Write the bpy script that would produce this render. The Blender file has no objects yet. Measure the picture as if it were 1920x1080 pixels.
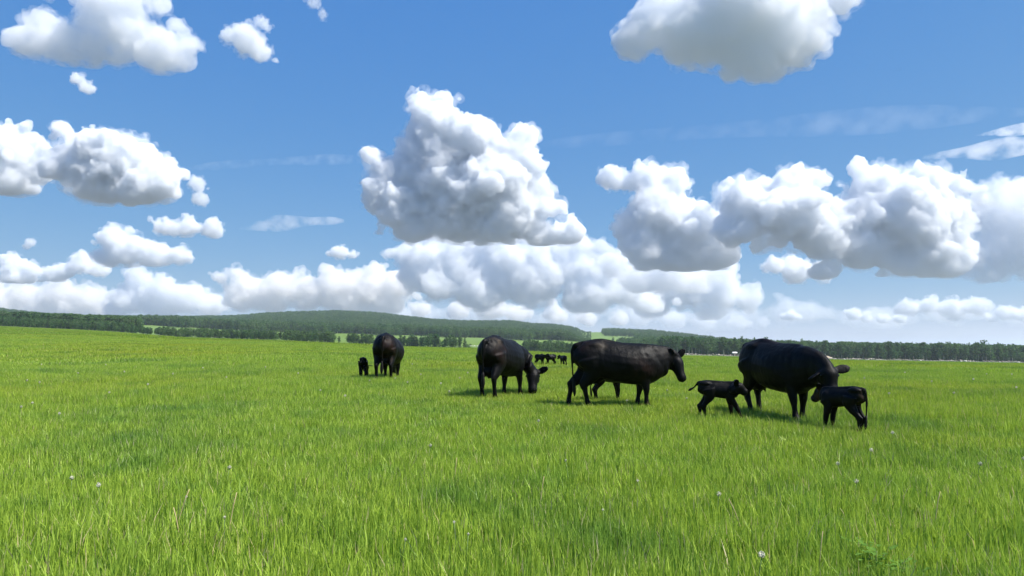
import bpy, bmesh, math, random
import numpy as np
from mathutils import Vector, Matrix, Euler, noise as mnoise
from mathutils.bvhtree import BVHTree

# ---------------------------------------------------------------- camera, world, sun, exposure
scene = bpy.context.scene
COL = scene.collection
EYE = 1.5
FPX = 1387.0                      # focal length in pixels of the 1920 wide photograph
HORIZON_ROW = 655.0
cam_data = bpy.data.cameras.new('camera')
cam = bpy.data.objects.new('camera', cam_data)
COL.objects.link(cam)
cam_data.sensor_width = 36.0
cam_data.lens = 36.0 * FPX / 1920.0
cam_data.clip_start = 0.1
cam_data.clip_end = 90000.0
PITCH = math.atan((HORIZON_ROW - 540.0) / FPX)
cam.location = (0, 0, EYE)
cam.rotation_euler = (math.pi / 2 + PITCH, 0, 0)
scene.camera = cam

SUN_EL = math.radians(54.0)
SUN_AZ = math.radians(-16.0)       # measured from +X (to the right of the view) towards +Y
SUN_DIR = Vector((math.cos(SUN_EL) * math.cos(SUN_AZ), math.cos(SUN_EL) * math.sin(SUN_AZ), math.sin(SUN_EL)))
world = bpy.data.worlds.new('World')
scene.world = world
world.use_nodes = True
wn = world.node_tree
wn.nodes.clear()
w_out = wn.nodes.new('ShaderNodeOutputWorld')
w_bg = wn.nodes.new('ShaderNodeBackground')
w_sky = wn.nodes.new('ShaderNodeTexSky')
w_sky.sky_type = 'NISHITA'
w_sky.sun_disc = False
w_sky.sun_elevation = SUN_EL
w_sky.sun_rotation = math.pi / 2 - SUN_AZ
w_sky.altitude = 700.0
w_sky.air_density = 0.6
w_sky.dust_density = 0.0
w_sky.ozone_density = 6.0
w_bg.inputs['Strength'].default_value = 0.13
# the camera's response to the sky's blue: each channel a power of the physical value
w_sep = wn.nodes.new('ShaderNodeSeparateColor'); w_com = wn.nodes.new('ShaderNodeCombineColor')
wn.links.new(w_sky.outputs['Color'], w_sep.inputs[0])
for _i, (_gain, _ref, _pow) in enumerate(((0.0465, 0.08, 0.98), (0.150, 0.157, 0.50), (0.364, 0.352, 0.13))):
    _d = wn.nodes.new('ShaderNodeMath'); _d.operation = 'MULTIPLY'; _d.inputs[1].default_value = 0.13 / _ref
    _p = wn.nodes.new('ShaderNodeMath'); _p.operation = 'POWER'; _p.inputs[1].default_value = _pow
    _m = wn.nodes.new('ShaderNodeMath'); _m.operation = 'MULTIPLY'; _m.inputs[1].default_value = _gain / 0.13
    wn.links.new(w_sep.outputs[_i], _d.inputs[0]); wn.links.new(_d.outputs[0], _p.inputs[0])
    wn.links.new(_p.outputs[0], _m.inputs[0]); wn.links.new(_m.outputs[0], w_com.inputs[_i])
wn.links.new(w_com.outputs[0], w_bg.inputs['Color'])
wn.links.new(w_bg.outputs['Background'], w_out.inputs['Surface'])

sun_data = bpy.data.lights.new('sun', 'SUN')
sun_data.energy = 4.8
sun_data.angle = math.radians(0.5)
sun_data.color = (1.0, 0.955, 0.88)
sun = bpy.data.objects.new('sun', sun_data)
COL.objects.link(sun)
sun.rotation_euler = (-SUN_DIR).to_track_quat('-Z', 'Y').to_euler()

scene.view_settings.view_transform = 'Standard'
scene.view_settings.look = 'None'
scene.view_settings.gamma = 1.0
scene.view_settings.use_curve_mapping = False
scene.view_settings.exposure = 0.85
scene.render.engine = 'CYCLES'
cy = scene.cycles
cy.max_bounces = 26
cy.diffuse_bounces = 3
cy.glossy_bounces = 2
cy.transmission_bounces = 4
cy.volume_bounces = 24
cy.transparent_max_bounces = 16
cy.caustics_reflective = False
cy.caustics_refractive = False
cy.use_denoising = True
cy.use_adaptive_sampling = True
cy.adaptive_threshold = 0.015
cy.sample_clamp_indirect = 8.0

# ---------------------------------------------------------------- helpers
def ray(col, row):
    """World direction (y = 1) of a pixel of the 1920x1080 photograph."""
    u = (col - 960.0) / FPX
    v = (540.0 - row) / FPX
    y = math.cos(PITCH) - v * math.sin(PITCH)
    z = math.sin(PITCH) + v * math.cos(PITCH)
    return Vector((u / y, 1.0, z / y))

def at(col, row, depth):
    return Vector((0, 0, EYE)) + ray(col, row) * depth

def tag(o, label=None, cat=None, group=None, kind=None):
    if label: o['label'] = label
    if cat: o['category'] = cat
    if group: o['group'] = group
    if kind: o['kind'] = kind
    return o

def empty(name, loc=(0, 0, 0), rz=0.0):
    o = bpy.data.objects.new(name, None)
    COL.objects.link(o)
    o.location = loc
    o.rotation_euler = (0, 0, rz)
    o.empty_display_size = 0.2
    return o

def mesh_obj(name, verts, faces, mat=None, parent=None, smooth=False):
    me = bpy.data.meshes.new(name)
    me.from_pydata([tuple(v) for v in verts], [], [tuple(f) for f in faces])
    me.update()
    if mat: me.materials.append(mat)
    if smooth: me.shade_smooth()
    o = bpy.data.objects.new(name, me)
    COL.objects.link(o)
    if parent: o.parent = parent
    return o

def np_mesh(name, co, tri, smooth=False):
    """Fast mesh from numpy arrays; tri is (n, k) with k = 3 or 4."""
    me = bpy.data.meshes.new(name)
    co = np.asarray(co, dtype=np.float32); tri = np.asarray(tri, dtype=np.int32)
    k = tri.shape[1]
    me.vertices.add(len(co)); me.vertices.foreach_set('co', co.ravel())
    me.loops.add(tri.size); me.loops.foreach_set('vertex_index', tri.ravel())
    me.polygons.add(len(tri))
    me.polygons.foreach_set('loop_start', np.arange(0, tri.size, k, dtype=np.int32))
    me.update(calc_edges=True)
    if smooth: me.shade_smooth()
    return me

def new_mat(name):
    m = bpy.data.materials.new(name)
    m.use_nodes = True
    m.node_tree.nodes.clear()
    return m, m.node_tree.nodes, m.node_tree.links

def principled(name, color, rough=0.6, spec=0.3):
    m, n, l = new_mat(name)
    out = n.new('ShaderNodeOutputMaterial'); b = n.new('ShaderNodeBsdfPrincipled')
    b.inputs['Base Color'].default_value = (*color, 1)
    b.inputs['Roughness'].default_value = rough
    b.inputs['Specular IOR Level'].default_value = spec
    l.new(b.outputs[0], out.inputs['Surface'])
    return m

ICO = {}
def ico(sub):
    if sub not in ICO:
        bm = bmesh.new(); bmesh.ops.create_icosphere(bm, subdivisions=sub, radius=1.0)
        bm.verts.ensure_lookup_table()
        v = np.array([q.co[:] for q in bm.verts]); f = np.array([[q.index for q in p.verts] for p in bm.faces])
        bm.free(); ICO[sub] = (v, f)
    return ICO[sub]

def join_np(parts):
    vs, fs, n = [], [], 0
    for v, f in parts:
        vs.append(v); fs.append(np.asarray(f) + n); n += len(v)
    return np.concatenate(vs), np.concatenate(fs)

def apply_mods(o):
    dg = bpy.context.evaluated_depsgraph_get()
    me = bpy.data.meshes.new_from_object(o.evaluated_get(dg))
    return me

def voxel_union(name, co, tri, voxel, smooth_iter=0):
    """One closed skin round many overlapping closed pieces."""
    me = np_mesh(name + '_raw', co, tri)
    o = bpy.data.objects.new(name + '_raw', me); COL.objects.link(o)
    r = o.modifiers.new('r', 'REMESH'); r.mode = 'VOXEL'; r.voxel_size = voxel; r.adaptivity = 0.0
    if smooth_iter:
        s = o.modifiers.new('s', 'SMOOTH'); s.factor = 0.5; s.iterations = smooth_iter
    out = apply_mods(o)
    bpy.data.objects.remove(o); bpy.data.meshes.remove(me)
    out.name = name
    return out
# ---------------------------------------------------------------- terrain
EDGE_C = [-300, 0, 60, 130, 200, 270, 320, 400, 500, 560, 640, 700, 770, 870, 930, 980, 1050, 1100, 1200, 1290, 1370, 1540, 1700, 1920, 2300]
EDGE_R = [604, 612, 615, 618, 622, 628, 632, 635, 638, 641, 644, 648, 651, 653, 655, 660, 664, 666, 668, 669, 670.5, 676, 679, 683, 687]
MID_C = [-300, 0, 260, 340, 420, 520, 640, 760, 900, 1050, 1110, 1200, 1300, 1450, 1920, 2300]
MID_R = [604, 606, 609, 612, 618, 622, 625, 628, 633, 638, 640, 644, 652, 660, 668, 672]
TOP_C = [-300, 0, 50, 110, 160, 290, 350, 450, 500, 560, 630, 700, 760, 810, 870, 960, 1000, 1040, 1080, 1100, 1112, 1150, 1230, 1300, 1400, 1500, 1920, 2300]
TOP_R = [582, 585, 591, 598, 599, 600, 600, 598, 593, 591, 589, 592, 599, 605, 608, 608, 613, 615, 618, 624, 623, 623, 626, 634, 646, 655, 665, 668]
D_EDGE, D_MID, D_TOP = 520.0, 1000.0, 2100.0

def sstep(a, b, x):
    t = np.clip((x - a) / (b - a), 0, 1)
    return t * t * (3 - 2 * t)

def ground_rows(col, d):
    E = np.interp(col, EDGE_C, EDGE_R); M = np.interp(col, MID_C, MID_R); T = np.interp(col, TOP_C, TOP_R)
    M = np.minimum(M, E - 0.3); T = np.minimum(T, M - 0.3)
    dd = np.minimum(d, D_EDGE)
    A = FPX * EYE / np.maximum(dd, 0.05)
    L = 615.0 + A - 12.0 * (1 - np.exp(-dd / 150.0))
    R = 590.0 + ((L - 590.0) ** 4 + (np.maximum(E, 596) - 590.0) ** 4) ** 0.25
    end = 590.0 + ((607.6 - 590.0) ** 4 + (np.maximum(E, 596) - 590.0) ** 4) ** 0.25
    R = R + (E - end) * sstep(math.log(60), math.log(D_EDGE), np.log(np.maximum(dd, 0.05)))
    lg = np.log(np.maximum(d, 1.0))
    R = R + (M - E) * np.clip((lg - math.log(D_EDGE)) / (math.log(D_MID) - math.log(D_EDGE)), 0, 1)
    R = R + (T - M) * sstep(math.log(D_MID), math.log(D_TOP), lg)
    R = R + (657.0 - np.minimum(T, 656.5)) * sstep(math.log(D_TOP * 1.08), math.log(7000), lg) * (T < 656.5)
    return R

def ground_z(x, y):
    x = np.asarray(x, float); y = np.asarray(y, float)
    r = np.hypot(x, y); ph = np.arctan2(x, y)
    pc = np.clip(ph, -math.radians(43), math.radians(43))
    d = np.maximum(r * np.cos(pc), 0.05)
    col = 960.0 + np.tan(pc) * FPX
    z = EYE - (ground_rows(col, d) - HORIZON_ROW) * d / FPX
    fade = 1 - sstep(math.radians(75), math.radians(150), np.abs(ph))
    back = 1 - sstep(200, 3000, r) * (1 - fade)
    lump = 0.035 * np.sin(x * 0.9 + 0.7 * np.sin(y * 0.5)) * np.sin(y * 0.7 + 1.3) * sstep(1, 5, r) * (1 - sstep(60, 150, r))
    return z * np.where(r < 200, 1.0, back) + lump

def gz(x, y):
    return float(ground_z(x, y))

def solve_depth(col, row):
    """Depth at which the meadow shows at this pixel."""
    lo, hi = 2.0, D_EDGE
    for _ in range(50):
        m = math.sqrt(lo * hi)
        if float(ground_rows(np.array(float(col)), np.array(m))) > row: lo = m
        else: hi = m
    return lo

def on_ground(col, depth):
    x = (col - 960.0) / FPX * depth
    return Vector((x, depth, gz(x, depth)))

ang = np.concatenate([np.linspace(-180, -46, 28, endpoint=False), np.linspace(-46, 46, 300, endpoint=False), np.linspace(46, 180, 28, endpoint=False)])
rad = np.concatenate([[0.4], np.geomspace(0.8, 60, 70), np.geomspace(63, 3200, 150), np.geomspace(3500, 40000, 18)])
TA, RA = np.meshgrid(np.radians(ang), rad)
gx, gy = RA * np.sin(TA), RA * np.cos(TA)
gco = np.stack([gx.ravel(), gy.ravel(), ground_z(gx, gy).ravel()], 1)
na, nr = len(ang), len(rad)
gi = np.arange(nr * na).reshape(nr, na)
gq = np.stack([gi[:-1], np.roll(gi, -1, 1)[:-1], np.roll(gi, -1, 1)[1:], gi[1:]], -1).reshape(-1, 4)
gco = np.concatenate([gco, [[0, 0, gz(0, 0.05)]]])
g_me = np_mesh('meadow_ground', gco, gq[:, ::-1], smooth=True)
cap_bm = bmesh.new(); cap_bm.from_mesh(g_me); cap_bm.verts.ensure_lookup_table()
for k in range(na):
    cap_bm.faces.new((cap_bm.verts[len(gco) - 1], cap_bm.verts[(k + 1) % na], cap_bm.verts[k]))
bmesh.ops.recalc_face_normals(cap_bm, faces=cap_bm.faces)
if sum(f.normal.z for f in cap_bm.faces) < 0: bmesh.ops.reverse_faces(cap_bm, faces=cap_bm.faces)
cap_bm.to_mesh(g_me); cap_bm.free(); g_me.shade_smooth()

def ground_material():
    m, n, l = new_mat('meadow_soil_and_turf')
    out = n.new('ShaderNodeOutputMaterial'); b = n.new('ShaderNodeBsdfPrincipled')
    geo = n.new('ShaderNodeNewGeometry')
    def noise(scale, detail=4.0):
        t = n.new('ShaderNodeTexNoise'); t.inputs['Scale'].default_value = scale; t.inputs['Detail'].default_value = detail
        l.new(geo.outputs['Position'], t.inputs['Vector']); return t
    n1 = noise(0.02); n2 = noise(0.9, 6); n3 = noise(0.004, 5)
    mx = n.new('ShaderNodeMix'); mx.data_type = 'RGBA'
    mx.inputs[6].default_value = (0.10, 0.165, 0.026, 1); mx.inputs[7].default_value = (0.14, 0.205, 0.036, 1)
    l.new(n1.outputs['Fac'], mx.inputs[0])
    m2 = n.new('ShaderNodeMix'); m2.data_type = 'RGBA'; m2.blend_type = 'MULTIPLY'
    r2 = n.new('ShaderNodeValToRGB'); r2.color_ramp.elements[0].position = 0.35; r2.color_ramp.elements[1].position = 0.65
    r2.color_ramp.elements[0].color = (0.72, 0.75, 0.7, 1); r2.color_ramp.elements[1].color = (1.1, 1.08, 1.0, 1)
    l.new(n2.outputs['Fac'], r2.inputs['Fac']); m2.inputs[0].default_value = 1.0
    l.new(mx.outputs[2], m2.inputs[6]); l.new(r2.outputs['Color'], m2.inputs[7])
    m3 = n.new('ShaderNodeMix'); m3.data_type = 'RGBA'; m3.inputs[7].default_value = (0.12, 0.19, 0.05, 1)
    r3 = n.new('ShaderNodeValToRGB'); r3.color_ramp.elements[0].position = 0.42; r3.color_ramp.elements[1].position = 0.58
    l.new(n3.outputs['Fac'], r3.inputs['Fac']); l.new(r3.outputs['Color'], m3.inputs[0]); l.new(m2.outputs[2], m3.inputs[6])
    # unseen ground beyond the hills, colour greyed to cut green bounce onto clouds
    ln = n.new('ShaderNodeVectorMath'); ln.operation = 'LENGTH'; l.new(geo.outputs['Position'], ln.inputs[0])
    fr = n.new('ShaderNodeMapRange'); fr.inputs['From Min'].default_value = 2150; fr.inputs['From Max'].default_value = 2600
    l.new(ln.outputs['Value'], fr.inputs['Value'])
    m4 = n.new('ShaderNodeMix'); m4.data_type = 'RGBA'; m4.inputs[7].default_value = (0.11, 0.115, 0.105, 1)
    l.new(fr.outputs['Result'], m4.inputs[0]); l.new(m3.outputs[2], m4.inputs[6])
    l.new(m4.outputs[2], b.inputs['Base Color'])
    b.inputs['Roughness'].default_value = 0.95; b.inputs['Specular IOR Level'].default_value = 0.1
    l.new(b.outputs[0], out.inputs['Surface'])
    return m
g_me.materials.append(ground_material())
ground = bpy.data.objects.new('meadow_ground', g_me); COL.objects.link(ground)
tag(ground, kind='structure')

# ---------------------------------------------------------------- haze in the air, clouds stay outside it
def build_haze():
    z0 = float(gco[:, 2].min()) - 1.0
    z1 = float(gco[:, 2].max()) + 40.0
    s = 41500.0
    v = [(x, y, z) for z in (z0, z1) for y in (-s, s) for x in (-s, s)]
    f = [(0, 2, 3, 1), (4, 5, 7, 6), (0, 1, 5, 4), (2, 6, 7, 3), (0, 4, 6, 2), (1, 3, 7, 5)]
    m, n, l = new_mat('pale_air')
    out = n.new('ShaderNodeOutputMaterial'); pv = n.new('ShaderNodeVolumePrincipled')
    pv.inputs['Color'].default_value = (0.78, 0.88, 1.0, 1); pv.inputs['Density'].default_value = HAZE
    pv.inputs['Anisotropy'].default_value = 0.2
    l.new(pv.outputs[0], out.inputs['Volume'])
    o = mesh_obj('haze', v, f, m)
    tag(o, kind='stuff')
HAZE = 0.00011
if HAZE > 0: build_haze()
# ---------------------------------------------------------------- clouds: closed shapes filled with an even white mist
def cloud_material(name, density, color=(1.0, 1.0, 1.0), g=0.0, torn=None):
    m, n, l = new_mat(name)
    out = n.new('ShaderNodeOutputMaterial'); v = n.new('ShaderNodeVolumeScatter')
    v.inputs['Color'].default_value = (*color, 1)
    v.inputs['Density'].default_value = density
    v.inputs['Anisotropy'].default_value = g
    if torn:                                              # uneven, torn density
        tc = n.new('ShaderNodeTexCoord'); nz = n.new('ShaderNodeTexNoise')
        nz.inputs['Scale'].default_value = 1.0 / torn; nz.inputs['Detail'].default_value = 3.0; nz.inputs['Roughness'].default_value = 0.6
        mr = n.new('ShaderNodeMapRange'); mr.inputs['From Min'].default_value = 0.42; mr.inputs['From Max'].default_value = 0.68
        mr.inputs['To Max'].default_value = density
        l.new(tc.outputs['Object'], nz.inputs['Vector']); l.new(nz.outputs['Fac'], mr.inputs['Value']); l.new(mr.outputs['Result'], v.inputs['Density'])
    ab = n.new('ShaderNodeVolumeAbsorption'); ab.inputs['Color'].default_value = (*color, 1); ab.inputs['Density'].default_value = density
    if torn: l.new(mr.outputs['Result'], ab.inputs['Density'])
    ad = n.new('ShaderNodeAddShader'); l.new(v.outputs[0], ad.inputs[0]); l.new(ab.outputs[0], ad.inputs[1])
    l.new(ad.outputs[0], out.inputs['Volume'])
    return m

TEX = {}
def legacy_tex(kind, size, depth=2):
    k = (kind, round(size, 1), depth)
    if k not in TEX:
        t = bpy.data.textures.new('relief', kind)
        t.noise_scale = size
        if kind == 'CLOUDS': t.noise_depth = depth
        TEX[k] = t
    return TEX[k]

def make_cloud(label, lobes, base_row, dist, optical=14.0, puff=1.0, flat=0.2, seed=0, res=80, g=0.0, color=(.948, .96, .975), thick=0.8, side=4, fringe=2.2):
    """lobes: (col, row, radius in px). dist: metres. optical: how many free paths across the mean lobe."""
    rnd = np.random.default_rng(seed); fringe = min(fringe, 0.35 * optical)
    px = dist / FPX
    P = []
    v1, f1 = ico(2); v0, f0 = ico(1)
    mean_r = np.mean([q[2] for q in lobes])
    lobes = list(lobes)
    for i in range(len(lobes)):                            # fill between neighbouring lobes, then ragged side lobes
        for j in range(i):
            a, b = lobes[i], lobes[j]
            ds = math.hypot(a[0] - b[0], a[1] - b[1]); m = min(a[2], b[2])
            if m * 0.9 < ds < 1.25 * (a[2] + b[2]) and len(lobes) < 70:
                t = rnd.uniform(.4, .6)
                lobes.append((a[0] + (b[0] - a[0]) * t, a[1] + (b[1] - a[1]) * t + rnd.uniform(-.1, .25) * m, m * rnd.uniform(.6, .85)))
    for (c, r, rad) in list(lobes):
        for k in range(side):
            s_ = rad * rnd.uniform(.22, .5)
            lobes.append((c + rnd.normal() * rad * .62, min(r + rnd.normal() * rad * .42, base_row - s_ * .3), s_))
    for (c, r, rad) in lobes:
        ctr = np.array(at(c, r, dist)); R = rad * px
        ctr[1] += rnd.uniform(-0.5, 0.5) * R * thick
        P.append((v1 * R * np.array([rnd.uniform(.9, 1.15), thick, rnd.uniform(.68, .85)]) + ctr, f1))
        for k in range(int((10 if rad > mean_r * .6 else 4) * puff)):
            d = rnd.normal(size=3); d[1] -= 0.35; d /= np.linalg.norm(d)
            if d[2] < -0.45: continue
            q = R * rnd.uniform(0.22, 0.42)
            c2 = ctr + d * R * np.array([0.88, thick, 0.8]) * rnd.uniform(0.7, 0.95)
            P.append((v0 * q + c2, f0))
            for j in range(4):
                e = rnd.normal(size=3); e += d * 0.8; e /= np.linalg.norm(e)
                P.append((v0 * q * rnd.uniform(0.35, 0.55) + c2 + e * q * 0.92, f0))
    co, tri = join_np(P)
    zb = at(960, base_row, dist).z
    low = co[:, 2] < zb
    co[low, 2] = zb - (zb - co[low, 2]) * flat
    ext = (co.max(0) - co.min(0)).max()
    ctr = np.array(at(np.mean([q[0] for q in lobes]), np.mean([q[1] for q in lobes]), dist))
    mr = mean_r * px
    vox = max(ext / res / 1.6, mr * 0.045)
    dens = 0.6 * optical / (2 * mr)
    # thin outer mist, then a denser body inside it
    rim = [(v1 * q[2] * px * np.array([0.9, thick, 0.82]) * 1.22 + np.array(at(q[0], q[1], dist)), f1) for q in lobes]
    rco, rtri = join_np(rim)
    low = rco[:, 2] < zb
    rco[low, 2] = zb - (zb - rco[low, 2]) * flat
    def skin(name, c, t, vx, reliefs, dn, parent=None, torn=None):
        me = voxel_union(name, c - ctr, t, vx, 1); me.shade_smooth()
        o = bpy.data.objects.new(name, me); COL.objects.link(o)
        zz = np.empty(len(me.vertices) * 3, np.float32); me.vertices.foreach_get('co', zz)
        wgt = 0.22 + 0.78 * sstep(0.0, 0.9 * mr, zz.reshape(-1, 3)[:, 2] - (zb - ctr[2]))   # level bases, puffed tops
        vg = o.vertex_groups.new(name='puff')
        for lo in range(10):
            ids = np.nonzero((wgt >= lo / 10) & (wgt < (lo + 1) / 10 + (lo == 9)))[0]
            if len(ids): vg.add(ids.tolist(), lo / 10 + 0.05, 'REPLACE')
        if parent: o.parent = parent
        else: o.location = ctr
        for sz, st in reliefs:
            d = o.modifiers.new('relief', 'DISPLACE')
            d.texture = legacy_tex('CLOUDS', sz * mr, 3)
            d.texture_coords = 'GLOBAL'; d.direction = 'NORMAL'
            d.strength = st * mr; d.mid_level = 0.5; d.vertex_group = 'puff'
        rm = o.modifiers.new('skin', 'REMESH'); rm.mode = 'VOXEL'; rm.voxel_size = vx * 0.78; rm.use_smooth_shade = True
        me.materials.append(cloud_material('cloud_mist', dn, color, g, torn))
        return o
    o = skin('cloud', co, tri, vox, ((1.3, 0.75), (0.5, 0.45), (0.22, 0.22), (0.09, 0.10)), dens)
    skin('misty_fringe', rco, rtri, vox * 1.3, ((1.3, 0.9), (0.6, 0.9), (0.25, 0.5)), 2.0 * fringe / (2 * mr), o, torn=mr * 0.7)
    tag(o, label, 'cloud', 'clouds in the blue sky')
    return o

WARM = (.965, .96, .955)
CLOUDS = [
 # label, lobes, base_row, distance, options
 ('large white cloud with grey underside cut off by the top edge above the cows', [(1390,20,105),(1300,55,75),(1475,45,80),(1235,45,60),(1180,72,34),(1400,105,50),(1268,100,30),(1470,90,58),(1525,80,30),(1420,128,34),(1370,140,22),(1450,135,26)], 158, 3200, dict(optical=6.5, thick=0.9, flat=.9)),
 ('wide ragged thin grey cloud across the upper left sky', [(85,50,42),(55,80,38),(120,85,45),(220,10,62),(230,65,58),(175,90,40),(300,100,48),(345,85,24),(335,112,30)], 130, 3400, dict(optical=4, flat=.9)),
 ('small wedge shaped cloud right of the ragged thin grey cloud', [(465,72,34),(430,70,18),(490,100,22)], 118, 3500, dict(optical=3.5)),
 ('tiny cloud wisp just under the ragged thin grey cloud', [(147,150,13),(165,166,13)], 178, 3700, dict(optical=3)),
 ('bright puffy cloud cut off by the left edge', [(5,285,55),(45,315,46),(48,262,26),(-40,300,60),(15,340,45)], 365, 6000, dict(optical=16)),
 ('bright cauliflower topped cloud with grey base left of the tallest cloud', [(120,245,22),(145,300,50),(190,280,52),(240,300,58),(290,325,45),(180,345,50),(260,350,50),(308,355,32),(110,320,30)], 385, 5800, dict(optical=18)),
 ('thin upright cloud puff beside the cauliflower topped cloud', [(370,345,17),(375,372,16)], 395, 6000, dict(optical=2.5)),
 ('flat oval grey cloud below the cauliflower topped cloud', [(305,425,20),(350,424,24),(398,430,21)], 447, 7500, dict(optical=6)),
 ('grey white heaped cloud under the flat oval cloud', [(215,450,30),(240,470,36),(290,482,30),(340,482,20),(200,480,25)], 500, 9000, dict(optical=7)),
 ('small grey oval cloud low beside the tallest cloud', [(638,473,17),(660,478,9)], 488, 9000, dict(optical=4)),
 ('tallest cloud, a towering white heap with grey bands in mid sky', [(815,225,46),(785,195,20),(832,192,22),(890,262,52),(955,300,55),(1000,315,32),(780,280,36),(728,330,38),(830,320,75),(920,345,75),(985,365,48),(755,380,52),(860,395,70),(945,395,70),(1015,395,34),(715,355,30),(780,425,40),(1060,438,34),(1015,440,34),(930,430,40),(710,375,32),(690,345,20),(740,410,34)], 458, 7000, dict(optical=17, res=110)),
 ('pale layered cloud bank beneath the tallest cloud', [(820,456,28),(900,450,28),(1000,452,28),(1085,462,28),(790,480,36),(850,465,34),(930,462,34),(1010,465,34),(1060,470,30),(760,480,24),(780,520,34),(870,500,44),(950,490,42),(1080,498,34),(1130,508,36),(1000,530,55),(900,545,48),(1170,545,38),(820,535,40),(1100,560,45),(1220,575,28)], 585, 13000, dict(optical=7, res=110)),
 ('bright fleecy white cloud joining the long bank over the calves', [(1145,330,28),(1215,335,34),(1265,342,34),(1240,395,60),(1190,430,38),(1300,425,55),(1345,478,40),(1280,480,55),(1215,470,42)], 505, 7500, dict(optical=14)),
 ('long massive white cloud bank with dark base over the calves', [(1395,385,58),(1485,340,38),(1535,340,26),(1470,400,70),(1560,430,70),(1650,360,60),(1735,345,50),(1790,345,34),(1620,460,55),(1700,410,80),(1775,405,50),(1375,430,45),(1760,470,55),(1700,490,44),(1770,495,40)], 520, 7000, dict(optical=18, res=120)),
 ('pale grey cloud sheet cut off by the right edge', [(1870,395,55),(1940,420,80),(1850,475,40),(1910,490,40),(1860,350,25),(1930,370,40),(1800,490,34),(1850,510,30)], 532, 8500, dict(optical=4)),
 ('small heap of cloud hanging under the long bank', [(1490,505,30),(1540,512,20),(1450,498,20)], 538, 9500, dict(optical=6)),
 ('greyish cloud heap low between the tallest cloud and the long bank', [(1250,545,38),(1300,540,42),(1350,552,38),(1395,560,28),(1240,505,36),(1300,505,38),(1350,515,34),(1185,530,34),(1220,575,30),(1330,585,26)], 600, 14000, dict(optical=5)),
 ('small round cloud low over the right forest', [(1482,592,12),(1470,594,7),(1497,594,7)], 600, 20000, dict(optical=5)),
 ('short row of small puffs low over the right forest', [(1598,588,13),(1625,596,11),(1655,598,12),(1685,597,12)], 606, 20000, dict(optical=5)),
 ('low heap of pale puffs near the right edge above the forest', [(1700,578,18),(1740,572,20),(1785,578,24),(1830,575,20),(1790,598,12)], 600, 18000, dict(optical=4.5)),
 ('small pale puffs touching the right edge above the forest', [(1885,585,16),(1860,598,10),(1920,590,16)], 604, 18000, dict(optical=4)),
 ('low white cloud heap at the left edge above the wooded hill', [(20,492,20),(60,505,18),(150,492,22),(185,505,18),(105,515,20),(30,520,30)], 528, 13000, dict(optical=7)),
 ('long low cloud bank lying on the hill at far left', [(50,555,30),(110,552,34),(170,560,32),(-20,555,38),(20,570,30),(80,575,28),(140,578,26),(200,572,26)], 592, 18000, dict(optical=4.5, color=WARM)),
 ('pale cloud mass above the dip in the wooded hills', [(255,522,28),(300,545,36),(350,560,36),(395,570,30),(300,580,30),(240,560,30),(215,580,22)], 598, 16000, dict(optical=5)),
 ('long low bright topped cloud bank above the wooded hill crest', [(435,512,14),(410,522,16),(460,535,28),(520,540,36),(580,546,32),(630,536,38),(700,532,38),(750,536,32),(580,562,30),(660,566,34),(450,558,32),(510,568,26),(730,568,32)], 588, 15000, dict(optical=5.5, res=110, color=WARM)),
 ('warm white cloud puffs resting on the hill slope beneath the tallest cloud', [(790,580,20),(860,582,22),(920,578,26),(970,588,22),(1040,590,22),(1100,596,20),(1160,598,20)], 612, 19000, dict(optical=4.5, color=WARM)),
 ('flat hazy cloud strip just above the gap between the two wooded hills', [(1200,598,20),(1260,600,22),(1320,604,22),(1380,606,20),(1430,606,14)], 622, 21000, dict(optical=2.2)),
 ('grey cloud shelf filling the sky between the tallest cloud and the long bank', [(1120,470,24),(1160,500,34),(1200,520,40),(1250,515,40),(1290,530,36)], 548, 12000, dict(optical=4)),
 ('pale hazy cloud layer low on the horizon from mid sky to the right edge', [(c, 592 + 8 * math.sin(c * .02), 22 + 7 * math.sin(c * .043)) for c in range(760, 1960, 38)], 622, 26000, dict(optical=1.3, res=130)),
 ('faint wisp of cloud at the top edge left of the tallest cloud', [(588,4,14),(605,30,10)], 48, 3200, dict(optical=1.0)),
 ('tiny faded cloud scrap left of the grey white heap', [(58,455,10),(50,462,8)], 470, 9000, dict(optical=2.0)),
]
for i, (lab, lobes, base, dist, opt) in enumerate(CLOUDS):
    make_cloud(lab, lobes, base, dist, seed=100 + i, **opt)

def make_streak(label, c0, r0, c1, r1, dist, half, optical, seed):
    """Thin high ice cloud: a long flattened closed body."""
    a, b = np.array(at(c0, r0, dist)), np.array(at(c1, r1, dist * 1.1))
    t = np.linspace(0, 1, 41); r = np.random.default_rng(seed)
    w = half * dist / FPX * np.sin(math.pi * np.clip(t * .96 + .02, 0, 1)) ** 0.6 * (1 + .3 * np.sin(t * 9 + seed))
    p = a + (b - a) * t[:, None] + np.stack([0 * t, 0 * t, dist / FPX * 6 * np.sin(t * 3.1 + .4)], 1)
    an = np.linspace(0, 2 * math.pi, 14, endpoint=False)
    v = (p[:, None] + np.stack([0 * an, np.cos(an) * 2.5, np.sin(an)], 1)[None] * w[:, None, None]).reshape(-1, 3)
    f = [[i * 14 + j, i * 14 + (j + 1) % 14, (i + 1) * 14 + (j + 1) % 14, (i + 1) * 14 + j] for i in range(40) for j in range(14)]
    f += [list(range(14))[::-1], list(range(40 * 14, 41 * 14))]
    o = mesh_obj('cloud', v - a, f, cloud_material('ice_mist', optical / (2 * half * dist / FPX), (1, 1, 1), 0.2, torn=half * dist / FPX * 2.5))
    o.location = a
    tag(o, label, 'cloud', 'clouds in the blue sky')
make_streak('thin faint streak of ice cloud left of the tallest cloud', 345, 319, 725, 296, 9000, 9, 0.09, 1)
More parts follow.
